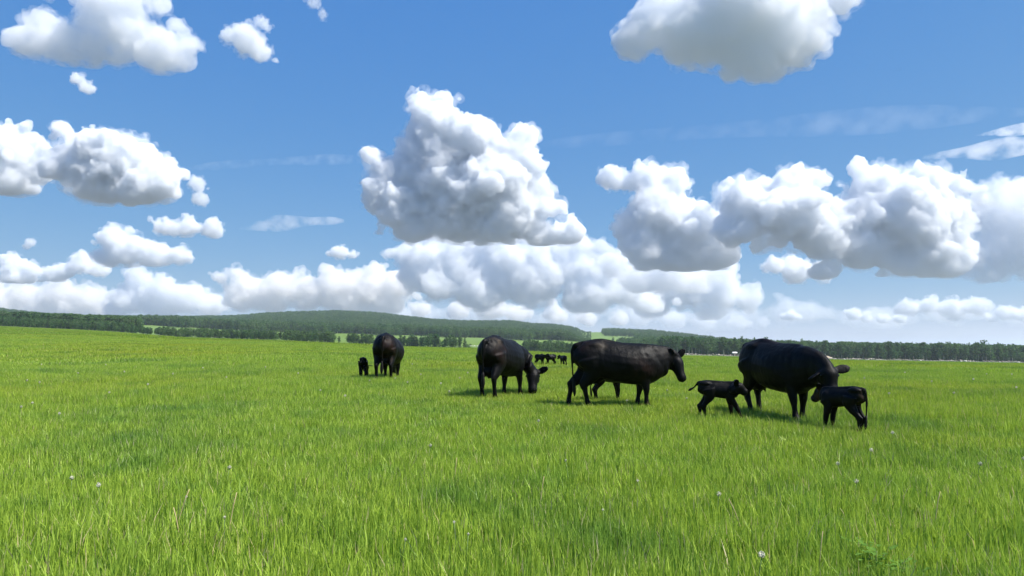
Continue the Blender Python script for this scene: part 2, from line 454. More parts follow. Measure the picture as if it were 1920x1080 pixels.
make_streak('long thin faint streak of ice cloud climbing right from the tallest cloud', 1000, 275, 2000, 205, 9000, 20, 0.055, 2)
make_streak('thin flat veil of cloud above the right end of the long bank', 1730, 298, 2000, 272, 5500, 16, .6, 3)
make_streak('narrow pale veil of cloud at the right edge over the wider veil', 1830, 256, 2000, 240, 5600, 9, 0.5, 4)
make_streak('faint flat streaky cloud left of the tallest cloud', 450, 432, 645, 412, 8000, 13, .6, 5)
# ---------------------------------------------------------------- trees
def leaf_material(name, c1, c2):
    m, n, l = new_mat(name)
    out = n.new('ShaderNodeOutputMaterial'); d = n.new('ShaderNodeBsdfDiffuse'); t = n.new('ShaderNodeBsdfTranslucent')
    mix = n.new('ShaderNodeMixShader'); mix.inputs[0].default_value = 0.4
    oi = n.new('ShaderNodeObjectInfo'); at_ = n.new('ShaderNodeAttribute'); at_.attribute_name = 'tone'
    add = n.new('ShaderNodeMath'); add.operation = 'ADD'
    mul = n.new('ShaderNodeMath'); mul.operation = 'MULTIPLY'; mul.inputs[1].default_value = 0.5
    l.new(oi.outputs['Random'], add.inputs[0]); l.new(at_.outputs['Fac'], add.inputs[1]); l.new(add.outputs[0], mul.inputs[0])
    mx = n.new('ShaderNodeMix'); mx.data_type = 'RGBA'
    mx.inputs[6].default_value = (*c1, 1); mx.inputs[7].default_value = (*c2, 1)
    l.new(mul.outputs[0], mx.inputs[0])
    gp = n.new('ShaderNodeNewGeometry'); wn_ = n.new('ShaderNodeTexNoise'); wn_.inputs['Scale'].default_value = 0.02; wn_.inputs['Detail'].default_value = 4.0
    l.new(gp.outputs['Position'], wn_.inputs['Vector'])
    hue = n.new('ShaderNodeMix'); hue.data_type = 'RGBA'; hue.blend_type = 'MULTIPLY'; hue.inputs[7].default_value = (0.64, 0.78, 0.82, 1)
    wr = n.new('ShaderNodeValToRGB'); wr.color_ramp.elements[0].position = 0.42; wr.color_ramp.elements[1].position = 0.6
    l.new(wn_.outputs['Fac'], wr.inputs['Fac']); l.new(wr.outputs['Color'], hue.inputs[0]); l.new(mx.outputs[2], hue.inputs[6]); mx = hue
    l.new(mx.outputs[2], d.inputs['Color']); l.new(mx.outputs[2], t.inputs['Color'])
    l.new(d.outputs[0], mix.inputs[1]); l.new(t.outputs[0], mix.inputs[2]); l.new(mix.outputs[0], out.inputs['Surface'])
    return m
M_LEAF = leaf_material('poplar_leaves', (0.060, 0.120, 0.042), (0.115, 0.195, 0.060))
M_NEEDLE = leaf_material('spruce_needles', (0.026, 0.055, 0.030), (0.045, 0.08, 0.042))
M_BARK = principled('pale_bark', (0.34, 0.33, 0.28), 0.9, 0.1)
M_DARKBARK = principled('dark_bark', (0.07, 0.055, 0.045), 0.9, 0.1)

def foliage_mesh(name, centres, radii, n_leaf, size, seed, mat):
    """Leaf clump faces spread through the given blobs."""
    r = np.random.default_rng(seed)
    w = np.array(radii) ** 2; w = w / w.sum()
    k = r.choice(len(radii), n_leaf, p=w)
    d = r.normal(size=(n_leaf, 3)); d /= np.linalg.norm(d, axis=1)[:, None]
    p = np.array(centres)[k] + d * (np.array(radii)[k] * r.uniform(0.45, 1.0, n_leaf) ** 0.5)[:, None] * np.array([1, 1, 1.1])
    a = r.normal(size=(n_leaf, 3)); a /= np.linalg.norm(a, axis=1)[:, None]
    b = np.cross(a, r.normal(size=(n_leaf, 3))); b /= np.linalg.norm(b, axis=1)[:, None]
    s = size * r.uniform(0.6, 1.4, n_leaf)[:, None]
    v = np.stack([p - a * s, p + b * s * 0.6, p + a * s, p - b * s * 0.6], 1).reshape(-1, 3)
    f = np.arange(n_leaf * 4).reshape(-1, 4)
    me = np_mesh(name, v, f)
    at_ = me.attributes.new('tone', 'FLOAT', 'POINT')
    at_.data.foreach_set('value', np.repeat(r.uniform(0, 1, n_leaf), 4).astype(np.float32))
    me.materials.append(mat)
    return me

def trunk_mesh(name, h, r0, seed, mat, limbs=5):
    r = random.Random(seed)
    P = []
    def stick(a, b, ra, rb, n=6):
        a, b = np.array(a), np.array(b); t = (b - a) / np.linalg.norm(b - a)
        s = np.cross(t, [0.3, 0.9, 0.1]); s /= np.linalg.norm(s); u = np.cross(t, s)
        an = np.linspace(0, 2 * math.pi, n, endpoint=False)
        ring = lambda c, q: c + q * (np.cos(an)[:, None] * s + np.sin(an)[:, None] * u)
        v = np.concatenate([ring(a, ra), ring(b, rb)])
        f = [[i, (i + 1) % n, n + (i + 1) % n, n + i] for i in range(n)]
        P.append((v, np.array(f)))
    bend = [(0, 0, -0.3)] + [(r.uniform(-.12, .12), r.uniform(-.12, .12), h * t) for t in (0.3, 0.6, 0.95)]
    for i in range(3): stick(bend[i], bend[i + 1], r0 * (1 - 0.3 * i), r0 * (0.7 - 0.28 * i))
    for k in range(limbs):
        z = h * r.uniform(0.4, 0.8); an = r.uniform(0, 6.28); L = h * r.uniform(0.12, 0.2)
        stick((0, 0, z), (math.cos(an) * L, math.sin(an) * L, z + L * 0.8), r0 * 0.35, r0 * 0.12, 5)
    v, f = join_np(P)
    me = np_mesh(name, v, f); me.materials.append(mat)
    return me

def poplar(seed, h=10.0, base=0.28, width=1.7, leaves=560, mat=None):
    r = np.random.default_rng(seed)
    cs, rs = [], []
    for i in range(13):
        t = base + (1 - base) * (i + 0.5) / 13
        w = width * (math.sin(math.pi * min(1, (t - base) / (1 - base) * 0.85 + 0.12))) ** 0.55
        for k in range(2):
            an = r.uniform(0, 6.28); q = w * r.uniform(0.1, 0.62)
            cs.append((math.cos(an) * q, math.sin(an) * q, h * t + r.uniform(-.3, .3))); rs.append(w * r.uniform(0.38, 0.62))
    return (trunk_mesh('trunk', h, 0.13, seed, M_BARK), foliage_mesh('crown', cs, rs, leaves, 0.36, seed, mat or M_LEAF))

def spruce(seed, h=13.0, width=1.9, leaves=460):
    r = np.random.default_rng(seed)
    cs, rs = [], []
    for i in range(15):
        t = 0.08 + 0.92 * (i / 14.0)
        w = width * (1 - t) ** 0.85 + 0.12
        for k in range(3 if t < 0.7 else 1):
            an = r.uniform(0, 6.28); q = w * 0.5 * (t < 0.9)
            cs.append((math.cos(an) * q, math.sin(an) * q, h * t)); rs.append(max(0.16, w * 0.5))
    return (trunk_mesh('trunk', h, 0.15, seed, M_DARKBARK, 2), foliage_mesh('crown', cs, rs, leaves, 0.30, seed + 7, M_NEEDLE))

def bushy(seed, h=5.0, width=2.2, leaves=380):
    r = np.random.default_rng(seed)
    cs = [(r.normal() * width * 0.4, r.normal() * width * 0.4, h * r.uniform(0.25, 0.85)) for _ in range(12)]
    rs = [width * r.uniform(0.3, 0.5) for _ in range(12)]
    return (trunk_mesh('trunk', h * 0.7, 0.1, seed, M_BARK, 4), foliage_mesh('crown', cs, rs, leaves, 0.30, seed + 3, M_LEAF))

POPLARS = [poplar(11 + i, h=10.0, base=b, width=w) for i, (b, w) in enumerate(((0.14, 2.3), (0.2, 2.0), (0.08, 2.7), (0.24, 1.9), (0.05, 2.8)))]
SPRUCES = [spruce(41 + i, h=12.0, width=w) for i, w in enumerate((1.9, 2.3, 1.6))]
BUSHES = [bushy(61 + i) for i in range(2)]
ASPENS = [poplar(31 + i, h=10.0, base=b, width=w) for i, (b, w) in enumerate(((0.36, 1.8), (0.42, 1.6), (0.3, 2.0)))]
TREE_NAME = {'a': 'aspen_tree', 'p': 'poplar_tree', 's': 'spruce_tree', 'b': 'leafy_bush'}
frng = random.Random(5)

def plant_tree(kind, col, depth, height, label, group, idx=None):
    pool, h0 = {'p': (POPLARS, 10.0), 'a': (ASPENS, 10.0), 's': (SPRUCES, 12.0), 'b': (BUSHES, 5.0)}[kind]
    tr, cr = pool[frng.randrange(len(pool)) if idx is None else idx]
    root = empty(TREE_NAME[kind], on_ground(col, depth), frng.uniform(0, 6.28))
    s = height / h0
    root.scale = (s * frng.uniform(1.1, 1.5), s * frng.uniform(1.1, 1.5), s)
    for nm, me in (('trunk', tr), ('crown', cr)):
        o = bpy.data.objects.new(nm, me); COL.objects.link(o); o.parent = root
    tag(root, label, 'bush' if kind == 'b' else 'tree', group)
    return root

FOREST_PTS = []          # (col, depth, height, kind index) of the forest mass
def mass(c0, c1, d0, d1, n, h0, h1, spruce_share=0.15, keep=None):
    for _ in range(n):
        c = frng.uniform(c0, c1); d = math.exp(frng.uniform(math.log(d0), math.log(d1)))
        if keep and not keep(c, d): continue
        k = 5 + frng.randrange(3) if frng.random() < spruce_share else frng.randrange(5)
        FOREST_PTS.append((c, d, frng.uniform(h0, h1) * (frng.uniform(.88, 1.08) if d > 700 else 1.0) * (0.55 + 0.45 * min(1, max(0, (c - 1150) / 90)) if 1140 < c < 1240 and d < 1050 else 1.0) * (max(.3, min(1, (1112 - c) / 55)) if 1050 < c < 1109 else 1.0), k))

# near belts along the left part of the field edge: front rows as single trees
def belt(c0, c1, step, h0, h1, depth0, label, group, spr=0.08, rows=3, step_back=5.0, aspen=0.0):
    c = c0
    while c < c1:
        kind = 's' if frng.random() < spr else ('b' if frng.random() < 0.15 else 'p')
        if kind == 'p' and frng.random() < aspen: kind = 'a'
        hh = frng.uniform(h0, h1) * {'a': 1.05, 'p': 1.0, 's': 1.12, 'b': 0.62}[kind]
        plant_tree(kind, c, depth0 + frng.uniform(0, 8), hh,
                   label.format({'a': 'pale trunked aspen tree', 'p': 'leafy poplar tree', 's': 'dark pointed spruce', 'b': 'low leafy bush'}[kind]), group)
        c += step * frng.uniform(0.7, 1.3)
    mass(c0, c1, depth0 + 9, depth0 + 9 + rows * 11, int((c1 - c0) / step_back * rows), h0 * 0.9, h1, spr)

for c0_, c1_, where in ((-60, 90, 'touching the left edge'), (90, 250, 'below the saddle of the wooded hills')):
    belt(c0_, c1_, 9, 5.5, 7.5, 524, '{} in the left tree belt ' + where, 'trees of the left belt', rows=5)
belt(250, 300, 7, 4.5, 5.8, 524, '{} at the low right end of the left belt', 'trees at the right end of the left belt', rows=2)
for c0_, c1_, where in ((300, 410, 'left half'), (410, 520, 'right half')):
    belt(c0_, c1_, 7, 5.6, 7.2, 524, '{} in the ' + where + ' of the dark belt at the dip', 'trees of the dark belt', rows=3)
belt(527, 628, 6, 6.5, 8.6, 524, '{} in the short thicket left of the calf by the rear-view cow', 'trees of the short thicket', rows=2)
plant_tree('p', 637, 528, 5.0, 'small lone tree standing in the gap between two thickets', None, 0)
belt(654, 720, 5.5, 5.5, 8.5, 524, '{} in the thicket just behind the cow seen from the rear', 'trees of the thicket behind the rear-view cow', rows=1)
belt(752, 872, 7.5, 7, 9.8, 524, '{} in the loose row between the rear-view cow and the grazing cow', 'trees of the loose row', spr=0.3, rows=1)
plant_tree('b', 880, 524, 3.2, 'low bush at the right end of the loose tree row', None, 0)
belt(984, 1090, 6.5, 7, 9, 545, '{} in the thicket behind the three distant calves', 'trees of the thicket behind the distant calves', rows=3)
# the tall wood on the right behind the stone row
belt(1196, 1240, 6, 7.5, 10, 606, '{} at the low left end of the tall wood', 'trees at the left end of the tall wood', rows=1)
for c0_, c1_, where in ((1240, 1385, 'between the two biggest cows'), (1385, 1530, 'behind the back of the right cow'), (1530, 1600, 'behind the pale earth mound'),
                        (1600, 1760, 'in the stretch right of the earth mound'), (1760, 1830, 'around the arching tall tree'), (1830, 1870, 'around the round topped tall tree'),
                        (1870, 1945, 'at the very right edge')):
    belt(c0_, c1_, 7.2, 11.5, 15, 606, '{} in the tall wood ' + where, 'trees in front of the tall wood', spr=0.12, rows=6, step_back=4.5, aspen=.55)
for c, h, k in ((1322, 18.5, 's'), (1331, 18, 's'), (1349, 16.5, 's'), (1357, 15.5, 's'), (1389, 16.5, 'p'), (1434, 17, 'p')):
    plant_tree(k, c, 640, h, 'tall {} rising above the wood between the two biggest cows'.format('dark spruce' if k == 's' else 'poplar'), 'tall trees above the wood')
plant_tree('p', 1845, 618, 18.0, 'round topped tall tree sticking out of the wood near the right edge', None, 2)
plant_tree('s', 1833, 618, 17.5, 'slim dark spruce just left of the round topped tall tree', None, 2)
plant_tree('p', 1774, 616, 16.0, 'tall tree with arching open crown in the right wood', None, 4)

# wooded hills: forest mass
def hill_keep(c, d):
    M = float(np.interp(c, MID_C, MID_R))
    if 262 < c < 1104 and d < 960 + 40 * math.sin(c * 0.05): return False
    return True
mass(-220, 1108, 590, 2180, 24000, 10, 12.5, 0.05, hill_keep)
mass(-220, 1100, 985, 1040, 1800, 12, 14.5, 0.2, lambda c, d: c > 262)
def right_keep(c, d):
    if d > 1000 and (1090 < c < 1130 + (d - 1000) * 0.0 or (c < 1190 - (1500 - d) * 0.0 and 1050 < d < 1500)): return False
    if d < 1050 and c < 1176 + 22 * math.sin(d * .031) + 14 * math.sin(d * .087): return False
    return True
mass(1105, 1500, 660, 2150, 6000, 9.5, 12.5, 0.1, right_keep)
mass(1400, 2250, 640, 1500, 3200, 11, 14, 0.15)

def instancer(name, pts, rots, scales, picks, protos, kind='stuff'):
    """One object: geometry nodes put copies of the prototype meshes on its points."""
    me = bpy.data.meshes.new(name)
    me.vertices.add(len(pts)); me.vertices.foreach_set('co', np.asarray(pts, np.float32).ravel())
    for nm, ty, arr in (('rot', 'FLOAT_VECTOR', rots), ('scl', 'FLOAT_VECTOR', scales), ('pick', 'INT', picks)):
        a = me.attributes.new(nm, ty, 'POINT')
        a.data.foreach_set('vector' if ty == 'FLOAT_VECTOR' else 'value', np.asarray(arr, np.int32 if ty == 'INT' else np.float32).ravel())
    o = bpy.data.objects.new(name, me); COL.objects.link(o)
    ng = bpy.data.node_groups.new(name + '_nodes', 'GeometryNodeTree')
    ng.interface.new_socket('Geometry', in_out='INPUT', socket_type='NodeSocketGeometry')
    ng.interface.new_socket('Geometry', in_out='OUTPUT', socket_type='NodeSocketGeometry')
    gi_, go_ = ng.nodes.new('NodeGroupInput'), ng.nodes.new('NodeGroupOutput')
    g2i = ng.nodes.new('GeometryNodeGeometryToInstance')
    for p in protos:                                      # every prototype is a bare mesh, handed over by an object outside the scene
        oi = ng.nodes.new('GeometryNodeObjectInfo')
        oi.inputs['Object'].default_value = p
        oi.inputs['As Instance'].default_value = False
        g2i2 = ng.nodes.new('GeometryNodeGeometryToInstance')
        ng.links.new(oi.outputs['Geometry'], g2i2.inputs[0])
        p['_gi'] = g2i2.name
    jn = ng.nodes.new('GeometryNodeJoinGeometry')
    for p in reversed(protos):
        ng.links.new(ng.nodes[p['_gi']].outputs[0], jn.inputs[0])
    ng.nodes.remove(g2i)
    iop = ng.nodes.new('GeometryNodeInstanceOnPoints')
    iop.inputs['Pick Instance'].default_value = True
    def attr(nm, ty):
        a = ng.nodes.new('GeometryNodeInputNamedAttribute'); a.data_type = ty; a.inputs['Name'].default_value = nm
        return a.outputs[0]
    ng.links.new(gi_.outputs[0], iop.inputs['Points'])
    ng.links.new(jn.outputs[0], iop.inputs['Instance'])
    ng.links.new(attr('pick', 'INT'), iop.inputs['Instance Index'])
    ng.links.new(attr('rot', 'FLOAT_VECTOR'), iop.inputs['Rotation'])
    ng.links.new(attr('scl', 'FLOAT_VECTOR'), iop.inputs['Scale'])
    ng.links.new(iop.outputs[0], go_.inputs[0])
    md = o.modifiers.new('scatter', 'NODES'); md.node_group = ng
    tag(o, kind=kind)
    return o

def proto(name, *meshes):
    """A mesh holder that is not linked into the scene."""
    if len(meshes) == 1: me = meshes[0]
    else:
        bm = bmesh.new(); mats = []
        me = bpy.data.meshes.new(name)
        for s in meshes:
            n0 = len(bm.faces); bm.from_mesh(s)
            bm.faces.ensure_lookup_table()
            for f in bm.faces[n0:]: f.material_index = len(mats)
            mats.append(s.materials[0])
        bm.to_mesh(me); bm.free()
        for q in mats: me.materials.append(q)
    return bpy.data.objects.new(name, me)

tree_protos = [proto('wood_tree', *t) for t in POPLARS + SPRUCES]
pc = np.array([(q[0] - 960) / FPX * q[1] for q in FOREST_PTS]); pd = np.array([q[1] for q in FOREST_PTS])
pz = ground_z(pc, pd)
hs = np.array([q[2] for q in FOREST_PTS]); ks = np.array([q[3] for q in FOREST_PTS])
base_h = np.where(ks >= 5, 12.0, 10.0)
rr = np.random.default_rng(9)
sc = hs / base_h
instancer('forest', np.stack([pc, pd, pz], 1), np.stack([0 * pc, 0 * pc, rr.uniform(0, 6.28, len(pc))], 1),
          np.stack([sc * 1.65, sc * 1.65, sc], 1), ks, tree_protos)

# ---------------------------------------------------------------- pale stone row along the right part of the field edge
M_STONE = principled('pale_stone', (0.33, 0.30, 0.25), 0.9, 0.2)
M_STONE2 = principled('chalky_stone', (0.60, 0.57, 0.50), 0.9, 0.2)
M_BRUSH = principled('grey_dead_wood', (0.22, 0.185, 0.15), 0.95, 0.1)
def rock_np(seed, sub=1):
    v, f = ico(sub); r = np.random.default_rng(seed)
    return v * (1 + 0.28 * r.normal(size=(len(v), 1)).clip(-1, 1)) * np.array([1.2, 1.0, 0.75]), f
def stone_row(c0, c1, n, seed, mat, s0, s1, name, zoff=0.0, dspread=5.0):
    r = np.random.default_rng(seed); P = []
    for i in range(n):
        c = r.uniform(c0, c1); d = 596 + r.uniform(-dspread, dspread)
        clump = 0.55 + 0.45 * math.sin(c * 0.11 + seed) * math.sin(c * 0.037)
        p = np.array(on_ground(c, d)); s = r.uniform(s0, s1) * (0.6 + 0.7 * clump)
        v, f = rock_np(int(r.integers(1e6)), 1)
        P.append((v * s + p + np.array([0, 0, zoff * r.uniform(0, 1) * clump + s * 0.2]), f))
    v, f = join_np(P)
    me = np_mesh(name, v, f); me.materials.append(mat)
    o = bpy.data.objects.new(name, me); COL.objects.link(o)
    return o
o = stone_row(1190, 2000, 1000, 1, M_STONE, 0.28, 0.7, 'stone_row', 0.8)
tag(o, 'long low row of pale field stones along the far right field edge', 'stone row', kind='stuff')
o = stone_row(985, 1090, 160, 4, M_STONE, 0.35, 0.8, 'stone_row', 0.9)
tag(o, 'short row of pale stones behind the three distant calves', 'stone row', kind='stuff')
o = stone_row(880, 905, 24, 5, M_STONE2, 0.25, 0.5, 'stone_row', 0.3)
tag(o, 'few pale stones at the field edge left of the grazing cow', 'stone row', kind='stuff')
o = stone_row(1190, 2000, 420, 2, M_BRUSH, 0.3, 0.7, 'dead_brush', 1.2)
tag(o, 'grey dead brush heaped among the field stones', 'brush', kind='stuff')
for c, s, lab in ((1806, 1.0, 'largest white boulder in front of the stone row near the right edge'), (1798, 0.7, 'small white boulder left of the largest white boulder'),
                  (1905, 0.8, 'white boulder at the stone row by the right edge'), (1722, 0.8, 'white boulder at the stone row under the arching tree'),
                  (1580, 0.7, 'white boulder just right of the pale earth mound')):
    v, f = rock_np(int(c), 2)
    b = mesh_obj('boulder', v * s, f, M_STONE2, smooth=True); b.location = on_ground(c, 588) + Vector((0, 0, s * 0.35))
    tag(b, lab, 'boulder', 'white boulders by the stone row')
v, f = ico(3)
rv = np.random.default_rng(3)
mound = v * np.array([4.6, 3.0, 2.6]); mound[:, 2] = np.maximum(mound[:, 2], -0.5)
mound *= 1 + 0.10 * rv.normal(size=(len(v), 1))
mo = mesh_obj('earth_mound', mound, f, principled('dry_pale_earth', (0.40, 0.33, 0.25), 0.95, 0.1), smooth=True)
mo.location = on_ground(1546, 598)
tag(mo, 'pale dry earth mound at the field edge behind the cow licking the calf', 'mound')
# small shed left of the right cow
shed = empty('shed', on_ground(1376, 599)); shed.scale = (.8, .8, .75); tag(shed, 'small white roofed shed at the wood edge between the two biggest cows', 'shed')
def box_np(x0, x1, y0, y1, z0, z1):
    v = np.array([(x, y, z) for z in (z0, z1) for y in (y0, y1) for x in (x0, x1)], float)
    return v, [(0, 2, 3, 1), (4, 5, 7, 6), (0, 1, 5, 4), (2, 6, 7, 3), (0, 4, 6, 2), (1, 3, 7, 5)]
v, f = box_np(-1.9, 1.9, -1.4, 1.4, 0, 3.2); mesh_obj('wall', v, f, principled('brown_boards', (0.16, 0.11, 0.09), 0.9), shed)
rv_ = [(-2.3, -1.8, 3.203), (2.3, -1.8, 3.203), (2.3, 1.8, 3.203), (-2.3, 1.8, 3.203), (-2.3, 0, 4.5), (2.3, 0, 4.5)]
mesh_obj('roof', rv_, [(0, 1, 5, 4), (3, 4, 5, 2), (0, 4, 3), (1, 2, 5), (0, 3, 2, 1)], principled('white_sheet_metal', (0.75, 0.75, 0.74), 0.5), shed)
# ---------------------------------------------------------------- cattle
def ring_loft(pts, ra, rb, side=None, n=16, power=2.0, sub=3):
    """Closed tube through pts: ra = half size along the side vector, rb = half size across it; caps rounded."""
    pts = np.array(pts, float); ra = np.array(ra, float); rb = np.array(rb, float)
    k = len(pts); t0 = np.arange(k); t1 = np.linspace(0, k - 1, (k - 1) * sub + 1)
    def cr(a):                                            # Catmull-Rom through the stations
        a = np.asarray(a); ap = np.concatenate([[2 * a[0] - a[1]], a, [2 * a[-1] - a[-2]]])
        o = []
        for t in t1:
            i = min(int(t), k - 2); f = t - i
            p0, p1, p2, p3 = ap[i], ap[i + 1], ap[i + 2], ap[i + 3]
            o.append(0.5 * ((2 * p1) + (-p0 + p2) * f + (2 * p0 - 5 * p1 + 4 * p2 - p3) * f * f + (-p0 + 3 * p1 - 3 * p2 + p3) * f ** 3))
        return np.array(o)
    P, A, B = cr(pts), np.maximum(cr(ra), 0.003), np.maximum(cr(rb), 0.003)
    T = np.gradient(P, axis=0); T /= np.linalg.norm(T, axis=1)[:, None]
    S0 = np.array(side if side is not None else (0, 1, 0), float)
    if S0.ndim == 1: S0 = np.repeat(S0[None], len(P), 0)
    else: S0 = cr(S0)
    S = S0 - (S0 * T).sum(1)[:, None] * T
    S /= np.linalg.norm(S, axis=1)[:, None]
    U = np.cross(T, S)
    # rounded ends
    e0 = P[0] - T[0] * min(A[0], B[0]) * 0.5; e1 = P[-1] + T[-1] * min(A[-1], B[-1]) * 0.5
    an = np.linspace(0, 2 * math.pi, n, endpoint=False)
    ca = np.sign(np.cos(an)) * np.abs(np.cos(an)) ** (2 / power); sa = np.sign(np.sin(an)) * np.abs(np.sin(an)) ** (2 / power)
    v = P[:, None] + A[:, None, None] * ca[None, :, None] * S[:, None] + B[:, None, None] * sa[None, :, None] * U[:, None]
    m = len(P); v = np.concatenate([v.reshape(-1, 3), [e0, e1]])
    f = []
    for i in range(m - 1):
        for j in range(n):
            q = (i * n + j, i * n + (j + 1) % n, (i + 1) * n + (j + 1) % n, (i + 1) * n + j)
            f += [(q[0], q[1], q[2]), (q[0], q[2], q[3])]
    for j in range(n):
        f.append((m * n, (j + 1) % n, j)); f.append((m * n + 1, (m - 1) * n + j, (m - 1) * n + (j + 1) % n))
    return v, np.array(f)

def ball(c, r, sub=2):
    v, f = ico(sub)
    return v * np.array(r) + np.array(c), f

def coat_material(name, patches, base=(0.0016, 0.0016, 0.0019)):
    """Black coat; patches are (centre, radius, colour) in the animal's own space, broken up by noise."""
    m, n, l = new_mat(name)
    out = n.new('ShaderNodeOutputMaterial'); b = n.new('ShaderNodeBsdfPrincipled')
    tc = n.new('ShaderNodeTexCoord')
    nz = n.new('ShaderNodeTexNoise'); nz.inputs['Scale'].default_value = 7.0; nz.inputs['Detail'].default_value = 6.0
    l.new(tc.outputs['Object'], nz.inputs['Vector'])
    big = n.new('ShaderNodeTexNoise'); big.inputs['Scale'].default_value = 2.6; big.inputs['Detail'].default_value = 3.0
    l.new(tc.outputs['Object'], big.inputs['Vector'])
    mx = n.new('ShaderNodeMix'); mx.data_type = 'RGBA'
    mx.inputs[6].default_value = (*base, 1); mx.inputs[7].default_value = (0.0042, 0.003, 0.0027, 1)
    rp = n.new('ShaderNodeValToRGB'); rp.color_ramp.elements[0].position = 0.52; rp.color_ramp.elements[1].position = 0.75
    l.new(big.outputs['Fac'], rp.inputs['Fac']); l.new(rp.outputs['Color'], mx.inputs[0])
    cur = mx.outputs[2]
    for c, r, colr in patches:
        ds = n.new('ShaderNodeVectorMath'); ds.operation = 'DISTANCE'; ds.inputs[1].default_value = c
        l.new(tc.outputs['Object'], ds.inputs[0])
        mr = n.new('ShaderNodeMapRange'); mr.inputs['From Min'].default_value = r; mr.inputs['From Max'].default_value = r * 0.35
        l.new(ds.outputs['Value'], mr.inputs['Value'])
        ad = n.new('ShaderNodeMath'); ad.operation = 'MULTIPLY'
        rr_ = n.new('ShaderNodeValToRGB'); rr_.color_ramp.elements[0].position = 0.36; rr_.color_ramp.elements[1].position = 0.62
        l.new(nz.outputs['Fac'], rr_.inputs['Fac'])
        l.new(mr.outputs['Result'], ad.inputs[0]); l.new(rr_.outputs['Color'], ad.inputs[1])
        m2 = n.new('ShaderNodeMix'); m2.data_type = 'RGBA'; m2.inputs[7].default_value = (*colr, 1)
        l.new(ad.outputs[0], m2.inputs[0]); l.new(cur, m2.inputs[6]); cur = m2.outputs[2]
    l.new(cur, b.inputs['Base Color'])
    b.inputs['Specular IOR Level'].default_value = 0.13
    bp = n.new('ShaderNodeBump'); bp.inputs['Strength'].default_value = 0.5; bp.inputs['Distance'].default_value = 0.012
    hair = n.new('ShaderNodeTexNoise'); hair.inputs['Scale'].default_value = 34.0; hair.inputs['Detail'].default_value = 5.0
    mp = n.new('ShaderNodeMapping'); mp.inputs['Scale'].default_value = (0.5, 1.0, 0.35)
    l.new(tc.outputs['Object'], mp.inputs['Vector']); l.new(mp.outputs['Vector'], hair.inputs['Vector'])
    l.new(hair.outputs['Fac'], bp.inputs['Height'])
    fold = n.new('ShaderNodeTexNoise'); fold.inputs['Scale'].default_value = 8.0; fold.inputs['Detail'].default_value = 2.0
    mp2 = n.new('ShaderNodeMapping'); mp2.inputs['Scale'].default_value = (1.0, 1.0, 0.45)
    l.new(tc.outputs['Object'], mp2.inputs['Vector']); l.new(mp2.outputs['Vector'], fold.inputs['Vector'])
    bp2 = n.new('ShaderNodeBump'); bp2.inputs['Strength'].default_value = 0.32; bp2.inputs['Distance'].default_value = 0.05
    l.new(fold.outputs['Fac'], bp2.inputs['Height']); l.new(bp.outputs['Normal'], bp2.inputs['Normal']); l.new(bp2.outputs['Normal'], b.inputs['Normal'])
    rg = n.new('ShaderNodeMapRange'); rg.inputs['To Min'].default_value = 0.36; rg.inputs['To Max'].default_value = 0.72
    l.new(big.outputs['Fac'], rg.inputs['Value']); l.new(rg.outputs['Result'], b.inputs['Roughness'])
    l.new(b.outputs[0], out.inputs['Surface'])
    return m

M_EYE = principled('dark_eye', (0.004, 0.003, 0.003), 0.08, 0.6)
M_TUFT = principled('black_tail_hair', (0.006, 0.005, 0.005), 0.7, 0.25)

